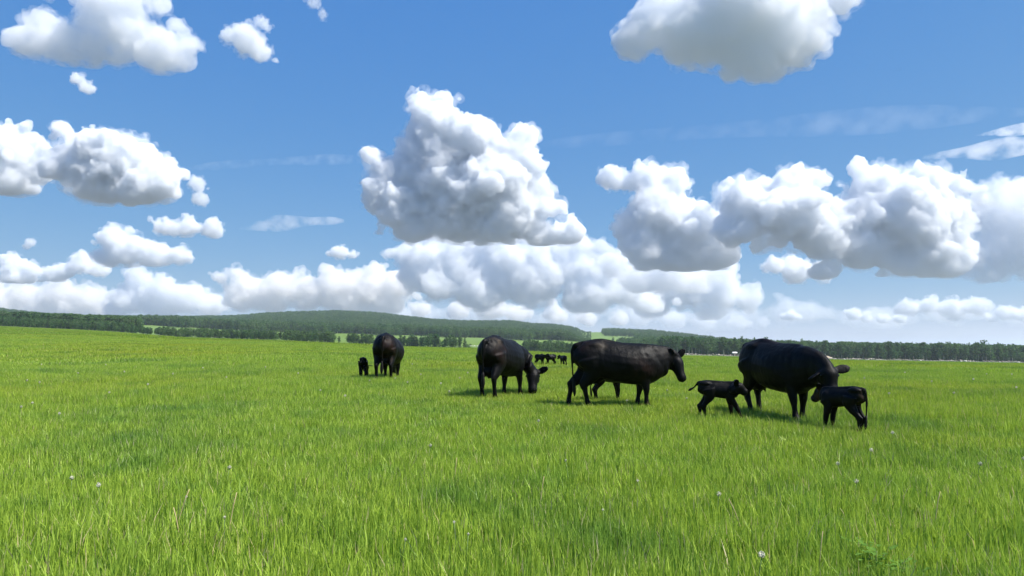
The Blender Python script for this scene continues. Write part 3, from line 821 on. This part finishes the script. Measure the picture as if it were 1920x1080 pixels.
def build_bovine(label, group, pos, heading, scale, poll, muzzle, calf=False, swing=(0, 0, 0, 0), patches=(), ears=(0.15, 0.15),
                 tail='down', width=1.0, depth_f=1.0, udder=True, voxel=0.015, cat=None, name=None, ear_up=0.0, bag=1.0, headf=1.0):
    """pos: where it stands; heading: radians; poll and muzzle: world points; swing: fore-aft foot offsets of (front right, front left, rear right, rear left)."""
    nm = name or ('calf' if calf else 'cow')
    root = empty(nm, pos, heading)
    tag(root, label, cat or nm, group)
    inv = Matrix.Translation(pos) @ Matrix.Rotation(heading, 4, 'Z')
    inv = inv.inverted()
    loc = lambda p: np.array((inv @ Vector(p))[:]) / scale
    pl, mz = loc(poll), loc(muzzle)
    P = []
    if not calf:
        X = np.array([-.82, -.76, -.62, -.42, -.12, .18, .44, .62, .76, .86])
        tops = np.array([1.21, 1.29, 1.335, 1.34, 1.30, 1.27, 1.25, 1.23, 1.15, 1.06])
        bots = np.array([.98, .84, .72, .62, .52, .47, .45, .47, .57, .74])
        Z = (tops + bots) / 2; H = (tops - bots) / 2
        W = np.array([.12, .20, .27, .30, .345, .365, .325, .265, .20, .12])
        legk, headk, ztop = 1.0, 1.0, 1.34
    else:
        X = np.array([-.74, -.69, -.56, -.38, -.12, .14, .38, .54, .66, .74]) * 0.80
        Z = np.array([1.09, 1.07, 1.05, 1.03, 1.00, .985, .98, .985, 1.0, 1.0])
        H = np.array([.11, .19, .235, .255, .265, .275, .275, .265, .22, .14])
        W = np.array([.10, .16, .20, .205, .215, .225, .215, .19, .15, .10])
        legk, headk, ztop = 1.05, 1.25, 1.29
    if calf: H = H * .92; W = W * .9
    H = H * depth_f; W = W * width
    tv, tf = ring_loft(np.stack([X, 0 * X, Z], 1), W, H, n=24, power=2.25)
    zc, zh = np.interp(tv[:, 0], X, Z), np.interp(tv[:, 0], X, H)
    up_ = np.clip((tv[:, 2] - zc) / zh, 0, 1)
    tv[:, 1] *= 1 - np.where(tv[:, 0] < -.3, .20, .30) * up_ ** 1.4                     # narrower towards the spine
    P.append((tv, tf))
    # spine, hook bones, tail head, shoulders, brisket
    for sy in (-1, 1):
        P.append(ball((-.43 if not calf else -.40, sy * W[3] * 0.44, Z[3] + H[3] * 0.62), (.20, .11, .09)))
        P.append(ball((X[7] - .08, sy * W[7] * 0.66, Z[7] - .02), (.16, .10, H[7] * 0.78)))
        P.append(ball((X[1] + .01, sy * W[1] * 0.42, Z[1] + H[1] * .15), (.07, .06, .11)))
    P.append(ball((X[0] + .06, 0, Z[0] + H[0] + .01), (.14, .07, .07)))
    P.append(ring_loft([(X[1], 0, Z[1] + H[1] * .82), (-.3, 0, Z[3] + H[3] * .93), (.1, 0, Z[5] + H[5] * .93), (X[7] - .02, 0, Z[7] + H[7] * .93), (X[8], 0, Z[8] + H[8] * .8)],
                       [.05, .07, .07, .07, .05], [.05, .045, .04, .05, .05]))
    if not calf:
        P.append(ball((.70, 0, .70), (.17, .12, .17)))
    headk *= headf
    # legs
    def leg(front, sy, dx):
        if front:
            st = [(X[7] - .06, .80 if not calf else .92, .17, .085), (X[7] - .12, .66 if not calf else .76, .115, .075), (X[7] - .10, .50 if not calf else .56, .078, .062),
                  (X[7] - .085, .37 if not calf else .40, .058, .054), (X[7] - .085, .24, .038, .037), (X[7] - .08, .12, .046, .044), (X[7] - .05, .05, .056, .05), (X[7] - .035, .0, .066, .056)]
            y0, top = 0.165 * (width if not calf else 0.78), .80
        else:
            q = X[1]
            st = [(q + .24, .98 if not calf else 1.02, .24, .125), (q + .27, .80 if not calf else .86, .215, .115), (q + .22, .66 if not calf else .72, .15, .085), (q + .12, .54 if not calf else .58, .098, .066),
                  (q + .055, .45 if not calf else .47, .072, .05), (q + .075, .36, .048, .042), (q + .095, .22, .040, .037), (q + .115, .12, .047, .044), (q + .15, .05, .057, .05), (q + .165, 0, .066, .056)]
            y0, top = 0.175 * (width if not calf else 0.78), .95
            if calf: st = [(x, z, a * (0.78 if z > .5 else 1), b * (0.85 if z > .5 else 1)) for x, z, a, b in st]
        pts, a_, b_ = [], [], []
        for x, z, a, b in st:
            t = max(0.0, (top - z) / top)
            pts.append((x + dx * t ** 0.9, sy * y0 * (1 - 0.10 * t), z)); k = legk if z < .5 else 1.0
            k *= (1.18 if not calf else 1.1); a_.append(b * k); b_.append(a * k)
        P.append(ring_loft(pts, a_, b_, n=12))
        if front: P.append(ball((pts[3][0], pts[3][1], pts[3][2]), (.055, .05, .06)))
        else: P.append(ball((pts[4][0] - .045, pts[4][1], pts[4][2] + .02), (.05, .04, .055)))
    leg(True, -1, swing[0]); leg(True, 1, swing[1]); leg(False, -1, swing[2]); leg(False, 1, swing[3])
    # head frame
    hd = mz - pl; hl = np.linalg.norm(hd); hd = hd / hl
    flat = np.array([hd[0], hd[1], 0.0])
    if np.linalg.norm(flat) < 0.3: flat = np.array([hd[0] + 0.35, hd[1], 0.0])
    side = np.cross([0, 0, 1.0], flat); side /= np.linalg.norm(side)
    side = side - (side @ hd) * hd; side /= np.linalg.norm(side)
    up = np.cross(hd, side)
    if up[2] < 0 and abs(hd[2]) < 0.9: up = -up
    L = 0.50 * headk if hl < 0.2 else hl
    hp = lambda t, u=0.0, s=0.0: pl + hd * (t * L) + up * u * headk + side * s * headk
    # neck
    nb = np.array([X[7] + .02, 0, Z[7] + (.03 if not calf else .06)]); mid = (nb + pl) / 2 + np.array([0.06, 0, 0.02]) if not calf else (nb + pl) / 2 + np.array([0.03, 0, 0.0])
    n1 = nb * .62 + mid * .5 - np.array([nb * .12 + 0 * mid])[0]
    nk = [nb - np.array([.20, 0, .02]), nb + (mid - nb) * .5, mid, hp(.10, -.04), hp(.24, -.05)]
    kk = 1.0 if not calf else 0.56
    P.append(ring_loft(nk, np.array([.225, .20, .15, .118, .10]) * np.array([kk] * 3 + [headk * .95] * 2), np.array([.37, .34, .265, .20, .14]) * np.array([kk] * 3 + [headk * .95] * 2),
                       side=[(0, 1, 0), (0, 1, 0), side * .5 + np.array([0, .5, 0]), side, side], n=16))
    # head: forehead to muzzle, with cheeks, brow and nostril end
    hs_ = headk
    P.append(ring_loft([hp(-.02, .0), hp(.12, .005), hp(.30, .0), hp(.50, -.005), hp(.70, -.012), hp(.88, -.018), hp(.98, -.022)],
                       np.array([.085, .12, .125, .10, .084, .088, .07]) * hs_, np.array([.08, .125, .145, .125, .098, .088, .062]) * hs_, side=side, n=16, power=2.3))
    P.append(ball(hp(.02, .045), np.array([.075, .075, .06]) * hs_))                       # poll
    for s in (-1, 1):
        P.append(ball(hp(.30, -.07, s * .055), np.array([.11, .06, .10]) * hs_))           # cheek
        P.append(ball(hp(.28, .045, s * .085), np.array([.045, .035, .035]) * hs_))         # brow
    # ears: broad leaves
    for s, droop in ((-1, ears[0]), (1, ears[1])):
        b0 = hp(.06, .01, s * .085)
        dr = side * s * 0.9 - hd * 0.10 + up * (0.18 + ear_up) + np.array([0, 0, -droop]); dr /= np.linalg.norm(dr)
        el = 0.24 * hs_
        broad = np.cross(dr, hd); broad /= np.linalg.norm(broad)
        broad = broad * 0.3 + hd * 0.75 + np.array([0, 0, 0.5]); broad -= (broad @ dr) * dr; broad /= np.linalg.norm(broad)
        P.append(ring_loft([b0 + dr * el * t for t in (-.05, .2, .45, .72, .92, 1.0)], np.array([.035, .062, .08, .074, .046, .014]) * hs_, np.array([.022, .018, .016, .014, .012, .01]) * hs_, side=broad, n=12))
    # tail
    tz = Z[0] + H[0]
    x0 = X[0]
    if tail == 'down':
        tp = [(x0 + .06, 0, tz + .04), (x0 - .035, 0, tz - .01), (x0 - .075, .0, tz - .17), (x0 - .07, .0, tz - .42), (x0 - .05, .01, tz - .68)]
        tr_ = [.05, .042, .032, .026, .020]
    else:                                                 # carried out behind, curling
        side_t = 1 if tail == 'out_left' else -1
        tp = [(x0 + .06, 0, tz + .0), (x0 - .06, 0, tz - .02), (x0 - .16, side_t * .06, tz - .14), (x0 - .27, side_t * .11, tz - .20), (x0 - .36, side_t * .14, tz - .16)]
        tr_ = [.045, .04, .032, .028, .026]
    if tail == 'short': tp = [(x0 + .06, 0, tz + .0), (x0 - .04, 0, tz - .02), (x0 - .10, .02, tz - .08), (x0 - .16, .03, tz - .14), (x0 - .21, .04, tz - .17)]
    P.append(ring_loft(tp, tr_, tr_, side=(0, 1, 0) if tail == 'down' else (0, .5, .9), n=10))
    if udder and not calf:
        P.append(ball((-.46, 0, .60), np.array([.20, .15, .14]) * bag))
        for tx, ty in ((-.52, .06), (-.52, -.06), (-.38, .06), (-.38, -.06)):
            P.append(ring_loft([(tx, ty, .53), (tx, ty, .46), (tx + .005, ty, .425)], [.02, .018, .012], [.02, .018, .012], n=8))
    co, tri = join_np(P)
    me = voxel_union('body', co, tri, voxel, 12)
    # coat lies unevenly: small muscle and rib relief along the normals
    nv = len(me.vertices); c = np.empty(nv * 3, np.float32); me.vertices.foreach_get('co', c); c = c.reshape(-1, 3)
    nn = np.empty(nv * 3, np.float32); me.vertices.foreach_get('normal', nn); nn = nn.reshape(-1, 3)
    rib = np.exp(-((c[:, 0] - .15) / .33) ** 2) * np.exp(-((c[:, 2] - .98) / .22) ** 2) * np.sin(c[:, 0] * 46) * 0.0012
    mus = 0.006 * np.sin(c[:, 0] * 9 + 1.2 * np.sin(c[:, 2] * 8)) * np.sin(c[:, 2] * 10 + c[:, 1] * 6) * (c[:, 2] > .5)
    flank = -0.014 * np.exp(-((c[:, 0] + .27) / .10) ** 2 - ((c[:, 2] - 1.12) / .12) ** 2)      # hollow in front of the hip
    c = (c + nn * (rib + mus + flank)[:, None]) * scale
    me.vertices.foreach_set('co', c.ravel()); me.update()
    me.shade_smooth()
    patches = [((hp(.35) if p == 'head' else hp(.0, .03, .0) if p == 'poll' else p), r, cl) for p, r, cl in patches]
    me.materials.append(coat_material('black_coat', [(tuple(np.array(p) * scale), r * scale, cl) for p, r, cl in patches]))
    body = bpy.data.objects.new('body', me); COL.objects.link(body); body.parent = root
    for s in (-1, 1):
        v, f = ball(hp(.29, .03, s * .122) * scale, np.array([.020, .020, .020]) * hs_ * scale, 2)
        mesh_obj('eye', v, f, M_EYE, root, True)
    e = np.array(tp[-1]); d = e - np.array(tp[-2]); d /= np.linalg.norm(d)
    ln = .30 if tail == 'down' else .14
    v, f = ring_loft([e - d * .05, e + d * ln * .3, e + d * ln * .7, e + d * ln], [.022, .042, .04, .012], [.022, .036, .034, .012], side=(0, 1, .2), n=10)
    mesh_obj('tail_tuft', v * scale, f, M_TUFT, root, True)
    return root

BROWN = (0.015, 0.0075, 0.006); DUST = (0.05, 0.04, 0.03); TAN = (0.035, 0.020, 0.010)

def stand(col, depth):
    return on_ground(col, depth)

HERD = 'black cattle in the meadow'
# cow seen from behind
build_bovine('black cow seen squarely from behind, grazing beyond the tiny calf on the left', HERD, stand(729, 20.9), math.radians(89), 1.0,
             at(735, 668, 22.5), at(738, 703, 22.9), width=1.16, depth_f=1.03, swing=(0, 0, .1, -.03),
             patches=[((-.72, -.14, .78), .26, TAN), ((-.80, -.16, 1.05), .3, BROWN)])
# grazing cow
build_bovine('black cow with its head down grazing, rump dusty, second from the left', HERD, stand(941, 15.9), math.radians(65), .99,
             at(1000, 695, 16.6), at(998, 736, 16.3), swing=(.1, -.12, -.02, .05), bag=1.15, ears=(-.35, .1), ear_up=0.4, headf=1.18,
             patches=[((-.62, -.22, 1.25), .20, DUST), ((-.55, -.25, .95), .3, BROWN)])
# cow walking to the right, head held level
build_bovine('black cow in full side view with dirt specks on its back, head level', HERD, stand(1157, 14.3), math.radians(-3), .975,
             at(1263, 669, 14.4), at(1282, 714, 14.2), swing=(0, -.16, .05, -.36), ears=(-1.1, -.9), ear_up=0.6,
             patches=[((-.32, -.22, 1.25), .16, DUST), ((.45, -.25, .78), .3, BROWN), ((-.70, -.12, 1.2), .2, BROWN)])
# cow bending to the calf
build_bovine('black cow with brownish back nosing the small calf in front of it', HERD, stand(1452, 12.2), math.radians(-72), .98,
             at(1550, 693, 11.05), at(1563, 738, 10.85), swing=(.1, -.1, .16, -.02), ears=(.75, .0), width=.9, headf=1.08,
             patches=[((-.1, .22, 1.22), .45, BROWN), ((.2, .3, 1.1), .35, BROWN)])
# calves
CALVES = 'young black calves'
build_bovine('black calf suckling under the right cow, tail held out', CALVES, stand(1345, 11.95), math.radians(-14), 0.52,
             at(1379, 724, 11.75), at(1401, 737, 11.7), calf=True, swing=(.36, .0, .04, -.16), tail='short', voxel=0.013, ears=(-.7, -.6))
build_bovine('black calf with brown face and rump standing right of the cow that noses it', CALVES, stand(1573, 10.5), math.radians(124), 0.545,
             at(1546, 732, 11.0), at(1523, 749, 11.15), calf=True, swing=(.02, .1, .05, -.08), voxel=0.013, ears=(-.7, -.7),
             patches=[('head', .34, (0.055, 0.026, 0.018)), ('poll', .22, (0.12, 0.06, 0.045)), ((-.58, .12, 1.0), .26, TAN), ((-.55, .15, .8), .2, TAN)])
build_bovine('tiny black calf standing beside the cow seen from behind, tail flicked left', CALVES, stand(683, 20.7), math.radians(97), 0.54,
             at(685, 685, 21.2), at(688, 703, 21.4), calf=True, tail='out_left', voxel=0.018)
build_bovine('black calf hidden behind the side view cow, only its legs and belly showing', CALVES, stand(1139, 15.2), math.radians(5), 0.56,
             at(1166, 700, 15.2), at(1180, 712, 15.1), calf=True, voxel=0.018)
for c, r, hd_, sc_, lab in ((1012, 681, -38, 0.62, 'distant black calf, left one of three near the stone row'),
                            (1032, 681, 205, 0.62, 'distant black calf touching noses, middle one of three'),
                            (1056, 683, 110, 0.60, 'distant black calf standing apart, right one of three')):
    dp = solve_depth(c, r + 5); p = stand(c, dp); h = math.radians(hd_); s_ = 23 * dp / FPX / 1.30
    f_ = Vector((math.cos(h), math.sin(h), 0))
    build_bovine(lab, 'three distant black calves', p, h, s_, p + f_ * s_ * 1.02 + Vector((0, 0, 1.22 * s_)), p + f_ * s_ * 1.5 + Vector((0, 0, .95 * s_)),
                 calf=True, width=1.25, depth_f=1.15, voxel=0.03, tail='down')
# ---------------------------------------------------------------- grass
def grass_material():
    m, n, l = new_mat('grass_blades')
    out = n.new('ShaderNodeOutputMaterial')
    d = n.new('ShaderNodeBsdfDiffuse'); t = n.new('ShaderNodeBsdfTranslucent'); g = n.new('ShaderNodeBsdfGlossy')
    g.inputs['Roughness'].default_value = 0.45; g.inputs['Color'].default_value = (0.9, 0.95, 0.9, 1)
    geo = n.new('ShaderNodeNewGeometry')
    tone = n.new('ShaderNodeAttribute'); tone.attribute_name = 'tone'
    ramp = n.new('ShaderNodeValToRGB'); e = ramp.color_ramp.elements
    e[0].position = 0.0; e[0].color = (0.11, 0.20, 0.024, 1)
    e[1].position = 1.0; e[1].color = (0.55, 0.46, 0.24, 1)
    for p, c in ((0.45, (0.29, 0.42, 0.045, 1)), (0.85, (0.45, 0.60, 0.078, 1)), (0.955, (0.56, 0.66, 0.13, 1)), (0.97, (0.50, 0.44, 0.20, 1))):
        q = e.new(p); q.color = c
    l.new(tone.outputs['Fac'], ramp.inputs['Fac'])
    def noise(scale, detail, sy=1.0):
        mp = n.new('ShaderNodeMapping'); mp.inputs['Scale'].default_value = (1, sy, 0)
        l.new(geo.outputs['Position'], mp.inputs['Vector'])
        x = n.new('ShaderNodeTexNoise'); x.inputs['Scale'].default_value = scale; x.inputs['Detail'].default_value = detail
        l.new(mp.outputs['Vector'], x.inputs['Vector']); return x
    def patch(src, lo, hi, col, prev):
        r = n.new('ShaderNodeValToRGB'); r.color_ramp.elements[0].position = lo; r.color_ramp.elements[1].position = hi
        l.new(src.outputs['Fac'], r.inputs['Fac'])
        mm = n.new('ShaderNodeMix'); mm.data_type = 'RGBA'; mm.blend_type = 'MULTIPLY'; mm.inputs[7].default_value = (*col, 1)
        l.new(r.outputs['Color'], mm.inputs[0]); l.new(prev, mm.inputs[6]); return mm.outputs[2]
    cur = patch(noise(0.28, 5), 0.50, 0.66, (0.68, 0.78, 0.95), ramp.outputs['Color'])     # clumps of a bluer, darker grass
    cur = patch(noise(0.06, 4), 0.46, 0.66, (1.12, 0.95, 0.75), cur)                       # drier sweeps
    cur = patch(noise(1.1, 3), 0.50, 0.68, (0.75, 0.85, 0.9), cur)
    l.new(cur, d.inputs['Color']); l.new(cur, t.inputs['Color'])
    m1 = n.new('ShaderNodeMixShader'); m1.inputs[0].default_value = 0.42
    l.new(d.outputs[0], m1.inputs[1]); l.new(t.outputs[0], m1.inputs[2])
    m2 = n.new('ShaderNodeMixShader'); m2.inputs[0].default_value = 0.02
    l.new(m1.outputs[0], m2.inputs[1]); l.new(g.outputs[0], m2.inputs[2])
    l.new(m2.outputs[0], out.inputs['Surface'])
    return m
M_GRASS = grass_material()

def grass_patch(name, size, n, h0, h1, w0, w1, seed, lean=0.27, tmax=1.0):
    r = np.random.default_rng(seed)
    # blades come in tufts
    nt = max(8, n // 6)
    tx = r.uniform(-size / 2, size / 2, (nt, 2)); k = r.integers(0, nt, n)
    p = tx[k] + r.normal(size=(n, 2)) * size * 0.045
    th = r.uniform(0.75, 1.2, nt)[k]
    h = r.uniform(h0, h1, n) * th; w = r.uniform(w0, w1, n)
    a = r.uniform(0, 2 * math.pi, n); b = a + r.normal(size=n) * 0.9
    ln = np.abs(r.normal(size=n)) * lean * h
    wx, wy = np.cos(a) * w / 2, np.sin(a) * w / 2
    lx, ly = -np.sin(b) * ln, np.cos(b) * ln
    z0 = -0.03
    def v(px, py, pz): return np.stack([px, py, pz], 1)
    V = np.stack([v(p[:, 0] - wx * .8, p[:, 1] - wy * .8, np.full(n, z0)), v(p[:, 0] + wx * .8, p[:, 1] + wy * .8, np.full(n, z0)),
                  v(p[:, 0] - wx + lx * .32, p[:, 1] - wy + ly * .32, h * .55), v(p[:, 0] + wx + lx * .32, p[:, 1] + wy + ly * .32, h * .55),
                  v(p[:, 0] + lx, p[:, 1] + ly, h * (1 - 0.12 * (ln / h) ** 2))], 1).reshape(-1, 3)
    i = np.arange(n)[:, None] * 5
    F = np.concatenate([i + [0, 1, 3], i + [0, 3, 2], i + [2, 3, 4]])
    me = np_mesh(name, V, F)
    t = np.clip(r.beta(2, 2.4, nt)[k] * 0.55 * tmax + r.uniform(0, .5, n) * tmax, 0, .94)
    dry = r.uniform(size=n) < 0.05; t[dry] = r.uniform(.965, 1.0, dry.sum())
    at_ = me.attributes.new('tone', 'FLOAT', 'POINT'); at_.data.foreach_set('value', np.repeat(t, 5).astype(np.float32))
    me.materials.append(M_GRASS)
    return me

NEAR = [proto('near_sward', grass_patch('near_sward', 1.1, 3500, .075, .195, .004, .0088, 70 + i)) for i in range(5)]
MID = [proto('mid_sward', grass_patch('mid_sward', 2.6, 3800, .10, .20, .011, .020, 80 + i, .3)) for i in range(4)]
FAR = [proto('far_sward', grass_patch('far_sward', 7.0, 3200, .11, .20, .04, .07, 90 + i, .3, .62)) for i in range(4)]

def sward(name, protos, cell, d0, d1, seed, jitter=0.14, halfw=0.80, ring=0.0):
    r = np.random.default_rng(seed)
    xs = np.arange(-halfw * d1 - 8, halfw * d1 + 8, cell); ys = np.arange(d0 if not ring else -ring, d1, cell)
    X, Y = np.meshgrid(xs, ys); X = X.ravel(); Y = Y.ravel()
    X = X + r.uniform(-jitter, jitter, X.size) * cell; Y = Y + r.uniform(-jitter, jitter, Y.size) * cell
    keep = (np.abs(X) < halfw * np.maximum(Y, 0) + 5) & (Y >= d0) | (np.hypot(X, Y) < ring)
    keep &= (np.hypot(X, Y) > 0.9)
    X, Y = X[keep], Y[keep]
    Zz = ground_z(X, Y)
    n = X.size
    hv = 0.92 + 0.22 * np.sin(X * .31 + 2 * np.sin(Y * .17)) * np.sin(Y * .23 + 1.1) + r.uniform(-.12, .12, n)
    sl = r.uniform(0.92, 1.1, n)
    o = instancer(name, np.stack([X, Y, Zz], 1), np.stack([0 * X, 0 * X, r.uniform(0, 6.28, n)], 1), np.stack([sl, sl, hv], 1), r.integers(0, len(protos), n), protos)
    return o
sward('grass', NEAR, 0.95, 1.0, 30.0, 1, ring=6.0)
sward('grass', MID, 2.3, 29.0, 110.0, 2)
sward('grass', FAR, 6.2, 106.0, 515.0, 3)
# ---------------------------------------------------------------- dandelion clocks, dry stalks, weeds, bird
M_STEM = principled('dandelion_stem', (0.16, 0.24, 0.07), 0.6)
M_FLUFF = principled('white_seed_fluff', (0.64, 0.62, 0.50), 0.9, 0.1)
M_DRY = principled('dry_straw', (0.46, 0.36, 0.20), 0.9, 0.1)
M_WEED = leaf_material('broad_weed_leaf', (0.14, 0.27, 0.05), (0.24, 0.40, 0.08))
def fluff_mesh(seed):
    r = np.random.default_rng(seed); V, F = [], []
    v, f = ico(1); V.append(v * .006); F.append(f)
    n = len(v)
    for k in range(60):
        d = r.normal(size=3); d /= np.linalg.norm(d); a = np.cross(d, [.3, .5, .8]); a /= np.linalg.norm(a); b = np.cross(d, a)
        R = .024 * r.uniform(.85, 1.05)
        V.append(np.array([d * .004, d * R - a * .0045 + d * .002, d * R * .92, d * R + a * .0045 + d * .002, d * R - b * .0045, d * R + b * .0045]))
        F.append(np.array([[n, n + 1, n + 2], [n, n + 2, n + 3], [n + 1, n + 4, n + 3], [n + 1, n + 3, n + 5]])); n += 6
    me = np_mesh('seed_head', np.concatenate(V), np.concatenate(F)); me.materials.append(M_FLUFF); return me
FLUFF = [fluff_mesh(i) for i in range(3)]
def stem_mesh(h, lean, r0, mat, name='stem'):
    P = []
    pts = [(0, 0, -.02), (lean * .2, 0, h * .4), (lean * .6, 0, h * .75), (lean, 0, h)]
    v, f = ring_loft(pts, [r0, r0, r0 * .9, r0 * .8], [r0, r0, r0 * .9, r0 * .8], n=5, sub=1)
    me = np_mesh(name, v, f); me.materials.append(mat); return me
STEMS = [(h, l, stem_mesh(h, l, .0022, M_STEM)) for h, l in ((.23, .02), (.26, -.03), (.20, .04))]
drng = random.Random(77)
def ground_under(col, row, h):
    d = solve_depth(col, row)
    for _ in range(4): d = solve_depth(col, row + h * FPX / d)
    return d
def dandelion(col, row, label, size=1.0):
    h, ln, me = STEMS[drng.randrange(3)]
    p = on_ground(col, ground_under(col, row, h))
    root = empty('dandelion', p, drng.uniform(0, 6.28))
    s = bpy.data.objects.new('stem', me); COL.objects.link(s); s.parent = root
    k = bpy.data.objects.new('seed_head', FLUFF[drng.randrange(3)]); COL.objects.link(k); k.parent = root
    k.location = (ln, 0, h + .01); k.scale = (size,) * 3
    tag(root, label, 'dandelion', 'white dandelion clocks in the meadow')
for c, r, lab in (
    (1619, 842, 'big white dandelion clock in the grass below the calf being licked'), (1337, 915, 'single white dandelion clock well below the suckling calf'),
    (1406, 1022, 'nearest large dandelion clock low in the grass right of centre'), (1564, 868, 'small dandelion clock just left of and below the biggest one'),
    (1665, 807, 'dandelion clock level with the feet of the licked calf on its right'), (1910, 858, 'dandelion clock at the right edge of the meadow'),
    (1591, 896, 'faint dandelion clock under the biggest white one'), (1816, 867, 'lone dandelion clock in the grass near the right edge'),
    (149, 893, 'large dandelion clock alone in the left foreground grass'), (204, 907, 'dandelion clock just right of the large one in the left foreground'),
    (73, 757, 'bright dandelion clock near the left edge, upper one of a trio'), (46, 763, 'leftmost dandelion clock of a trio near the left edge'),
    (126, 774, 'lowest dandelion clock of a trio near the left edge'), (214, 736, 'flattened looking dandelion clock above the left trio'),
    (603, 732, 'lone dandelion clock left of and below the tiny calf'), (434, 876, 'small dandelion clock in the middle of the left grass'),
    (806, 830, 'dandelion clock in the open grass below the grazing cow'), (1007, 787, 'dandelion clock just below the walking side view cow'),
    (1174, 748, 'dandelion clock among the legs of the side view cow'), (1245, 732, 'dandelion clock under the chin of the side view cow'),
    (1281, 747, 'dandelion clock left of the suckling calf'), (692, 713, 'dandelion clock at the feet of the tiny calf'),
    (742, 708, 'dandelion clock at the feet of the cow seen from behind'), (649, 744, 'dandelion clock in the grass left below the tiny calf')):
    dandelion(c, r, lab, 0.75 if r > 800 else .8)
for c, r in ((764, 714), (829, 717), (864, 707), (790, 702), (775, 682), (880, 700), (840, 735)):
    dandelion(c, r, 'small white dandelion clock between the rear-view cow and the grazing cow', .95)
for c, r in ((53, 715), (82, 716), (200, 684), (283, 720), (425, 706), (81, 682), (330, 700), (500, 690), (150, 700), (560, 700), (240, 695), (385, 690)):
    dandelion(c, r, 'small white dandelion clock in the far grass left of all cattle', .95)
for c, r in ((1817, 709), (1842, 700), (1891, 702), (1694, 700), (1615, 711), (1740, 715), (1780, 735), (1900, 725), (1660, 735)):
    dandelion(c, r, 'small white dandelion clock in the far grass right of all cattle', .95)
for i in range(9):
    dandelion(drng.uniform(250, 1200), drng.uniform(790, 1010), 'faint dandelion clock hidden in the open foreground grass', drng.uniform(.3, .5))
for c, r, h, lean, lab in ((345, 985, .34, .08, 'kinked brown dry stalk standing in the left foreground grass'), (352, 1000, .26, -.05, 'short dry stalk leaning beside the kinked brown stalk'),
                           (440, 1000, .36, .05, 'tall thin dry stalk right of the kinked brown stalk'), (854, 890, .30, .02, 'upright pale straw in the middle of the grass'),
                           (1012, 930, .30, .03, 'pale straw bent slightly right, in the grass below the walking cow'), (1385, 985, .34, -.1, 'leaning straw left of the nearest large dandelion clock'),
                           (1520, 1045, .3, .03, 'short straw by the leafy weed in the right foreground'), (1735, 965, .3, .05, 'slanting straw in the right foreground grass')):
    o = bpy.data.objects.new('dry_stalk', stem_mesh(h, lean, .0032, M_DRY, 'dry_stalk')); COL.objects.link(o)
    o.location = on_ground(c, solve_depth(c, r + 25))
    tag(o, lab, 'dry stalk', 'dry stalks in the grass')
def weed(col, row, scale, lab, seed):
    r = np.random.default_rng(seed)
    root = empty('leafy_weed', on_ground(col, solve_depth(col, row + 25)), 0); root.scale = (scale,) * 3
    n = 0; V, F = [], []
    for k in range(46):
        an = r.uniform(0, 6.28); q = r.uniform(.0, .16); z = r.uniform(.06, .22) - q * .3
        c = np.array([math.cos(an) * q, math.sin(an) * q, z]); d = np.array([math.cos(an), math.sin(an), r.uniform(-.3, .7)]); d /= np.linalg.norm(d)
        s = np.cross(d, [0, 0, 1]); s /= np.linalg.norm(s); L = r.uniform(.035, .065); w = L * .34
        u = np.cross(s, d) * L * .12
        V.append(np.array([c, c + d * L * .5 - s * w + u, c + d * L * .5 - u, c + d * L * .5 + s * w + u, c + d * L])); F.append(np.array([[0, 1, 2], [0, 2, 3], [1, 4, 2], [2, 4, 3]]) + n); n += 5
    me = np_mesh('leaf_cluster', np.concatenate(V), np.concatenate(F)); me.materials.append(M_WEED)
    o = bpy.data.objects.new('foliage', me); COL.objects.link(o); o.parent = root
    for k in range(4):
        s_ = bpy.data.objects.new('stem', stem_mesh(.16, .05, .003, M_STEM)); COL.objects.link(s_); s_.parent = root; s_.rotation_euler = (0, 0, k * 1.6 + seed)
    tag(root, lab, 'weed', 'leafy weeds in the grass')
weed(1625, 1040, .95, 'clover like leafy weed low in the right foreground', 1)
weed(1590, 1010, .7, 'smaller leafy weed behind the clover like one', 2)
weed(1672, 1058, .8, 'leafy weed right of the clover like one', 3)
# bird high on the right
M_BIRD = principled('dark_feathers', (0.03, 0.03, 0.035), 0.7)
bd = empty('bird', at(1686, 132, 150), math.radians(40)); tag(bd, 'tiny dark bird flying high in the open blue on the right', 'bird')
v, f = ring_loft([(-.22, 0, 0), (-.1, 0, .01), (.03, 0, .02), (.12, 0, .03), (.17, 0, .03), (.21, 0, .025)], [.02, .03, .045, .035, .025, .006], [.01, .03, .045, .035, .025, .006], n=8, sub=1)
mesh_obj('body', v, f, M_BIRD, bd, True)
for s in (-1, 1):
    w = [(.06, s * .03, .03), (.08, s * .22, .11), (.0, s * .46, .10), (-.06, s * .24, .09), (-.08, s * .03, .03)]
    wv = w + [(x, y, z - .012) for x, y, z in w]
    mesh_obj('wing', wv, [(0, 1, 2, 3, 4), (9, 8, 7, 6, 5)] + [(i, i + 5, (i + 1) % 5 + 5, (i + 1) % 5) for i in range(5)], M_BIRD, bd)
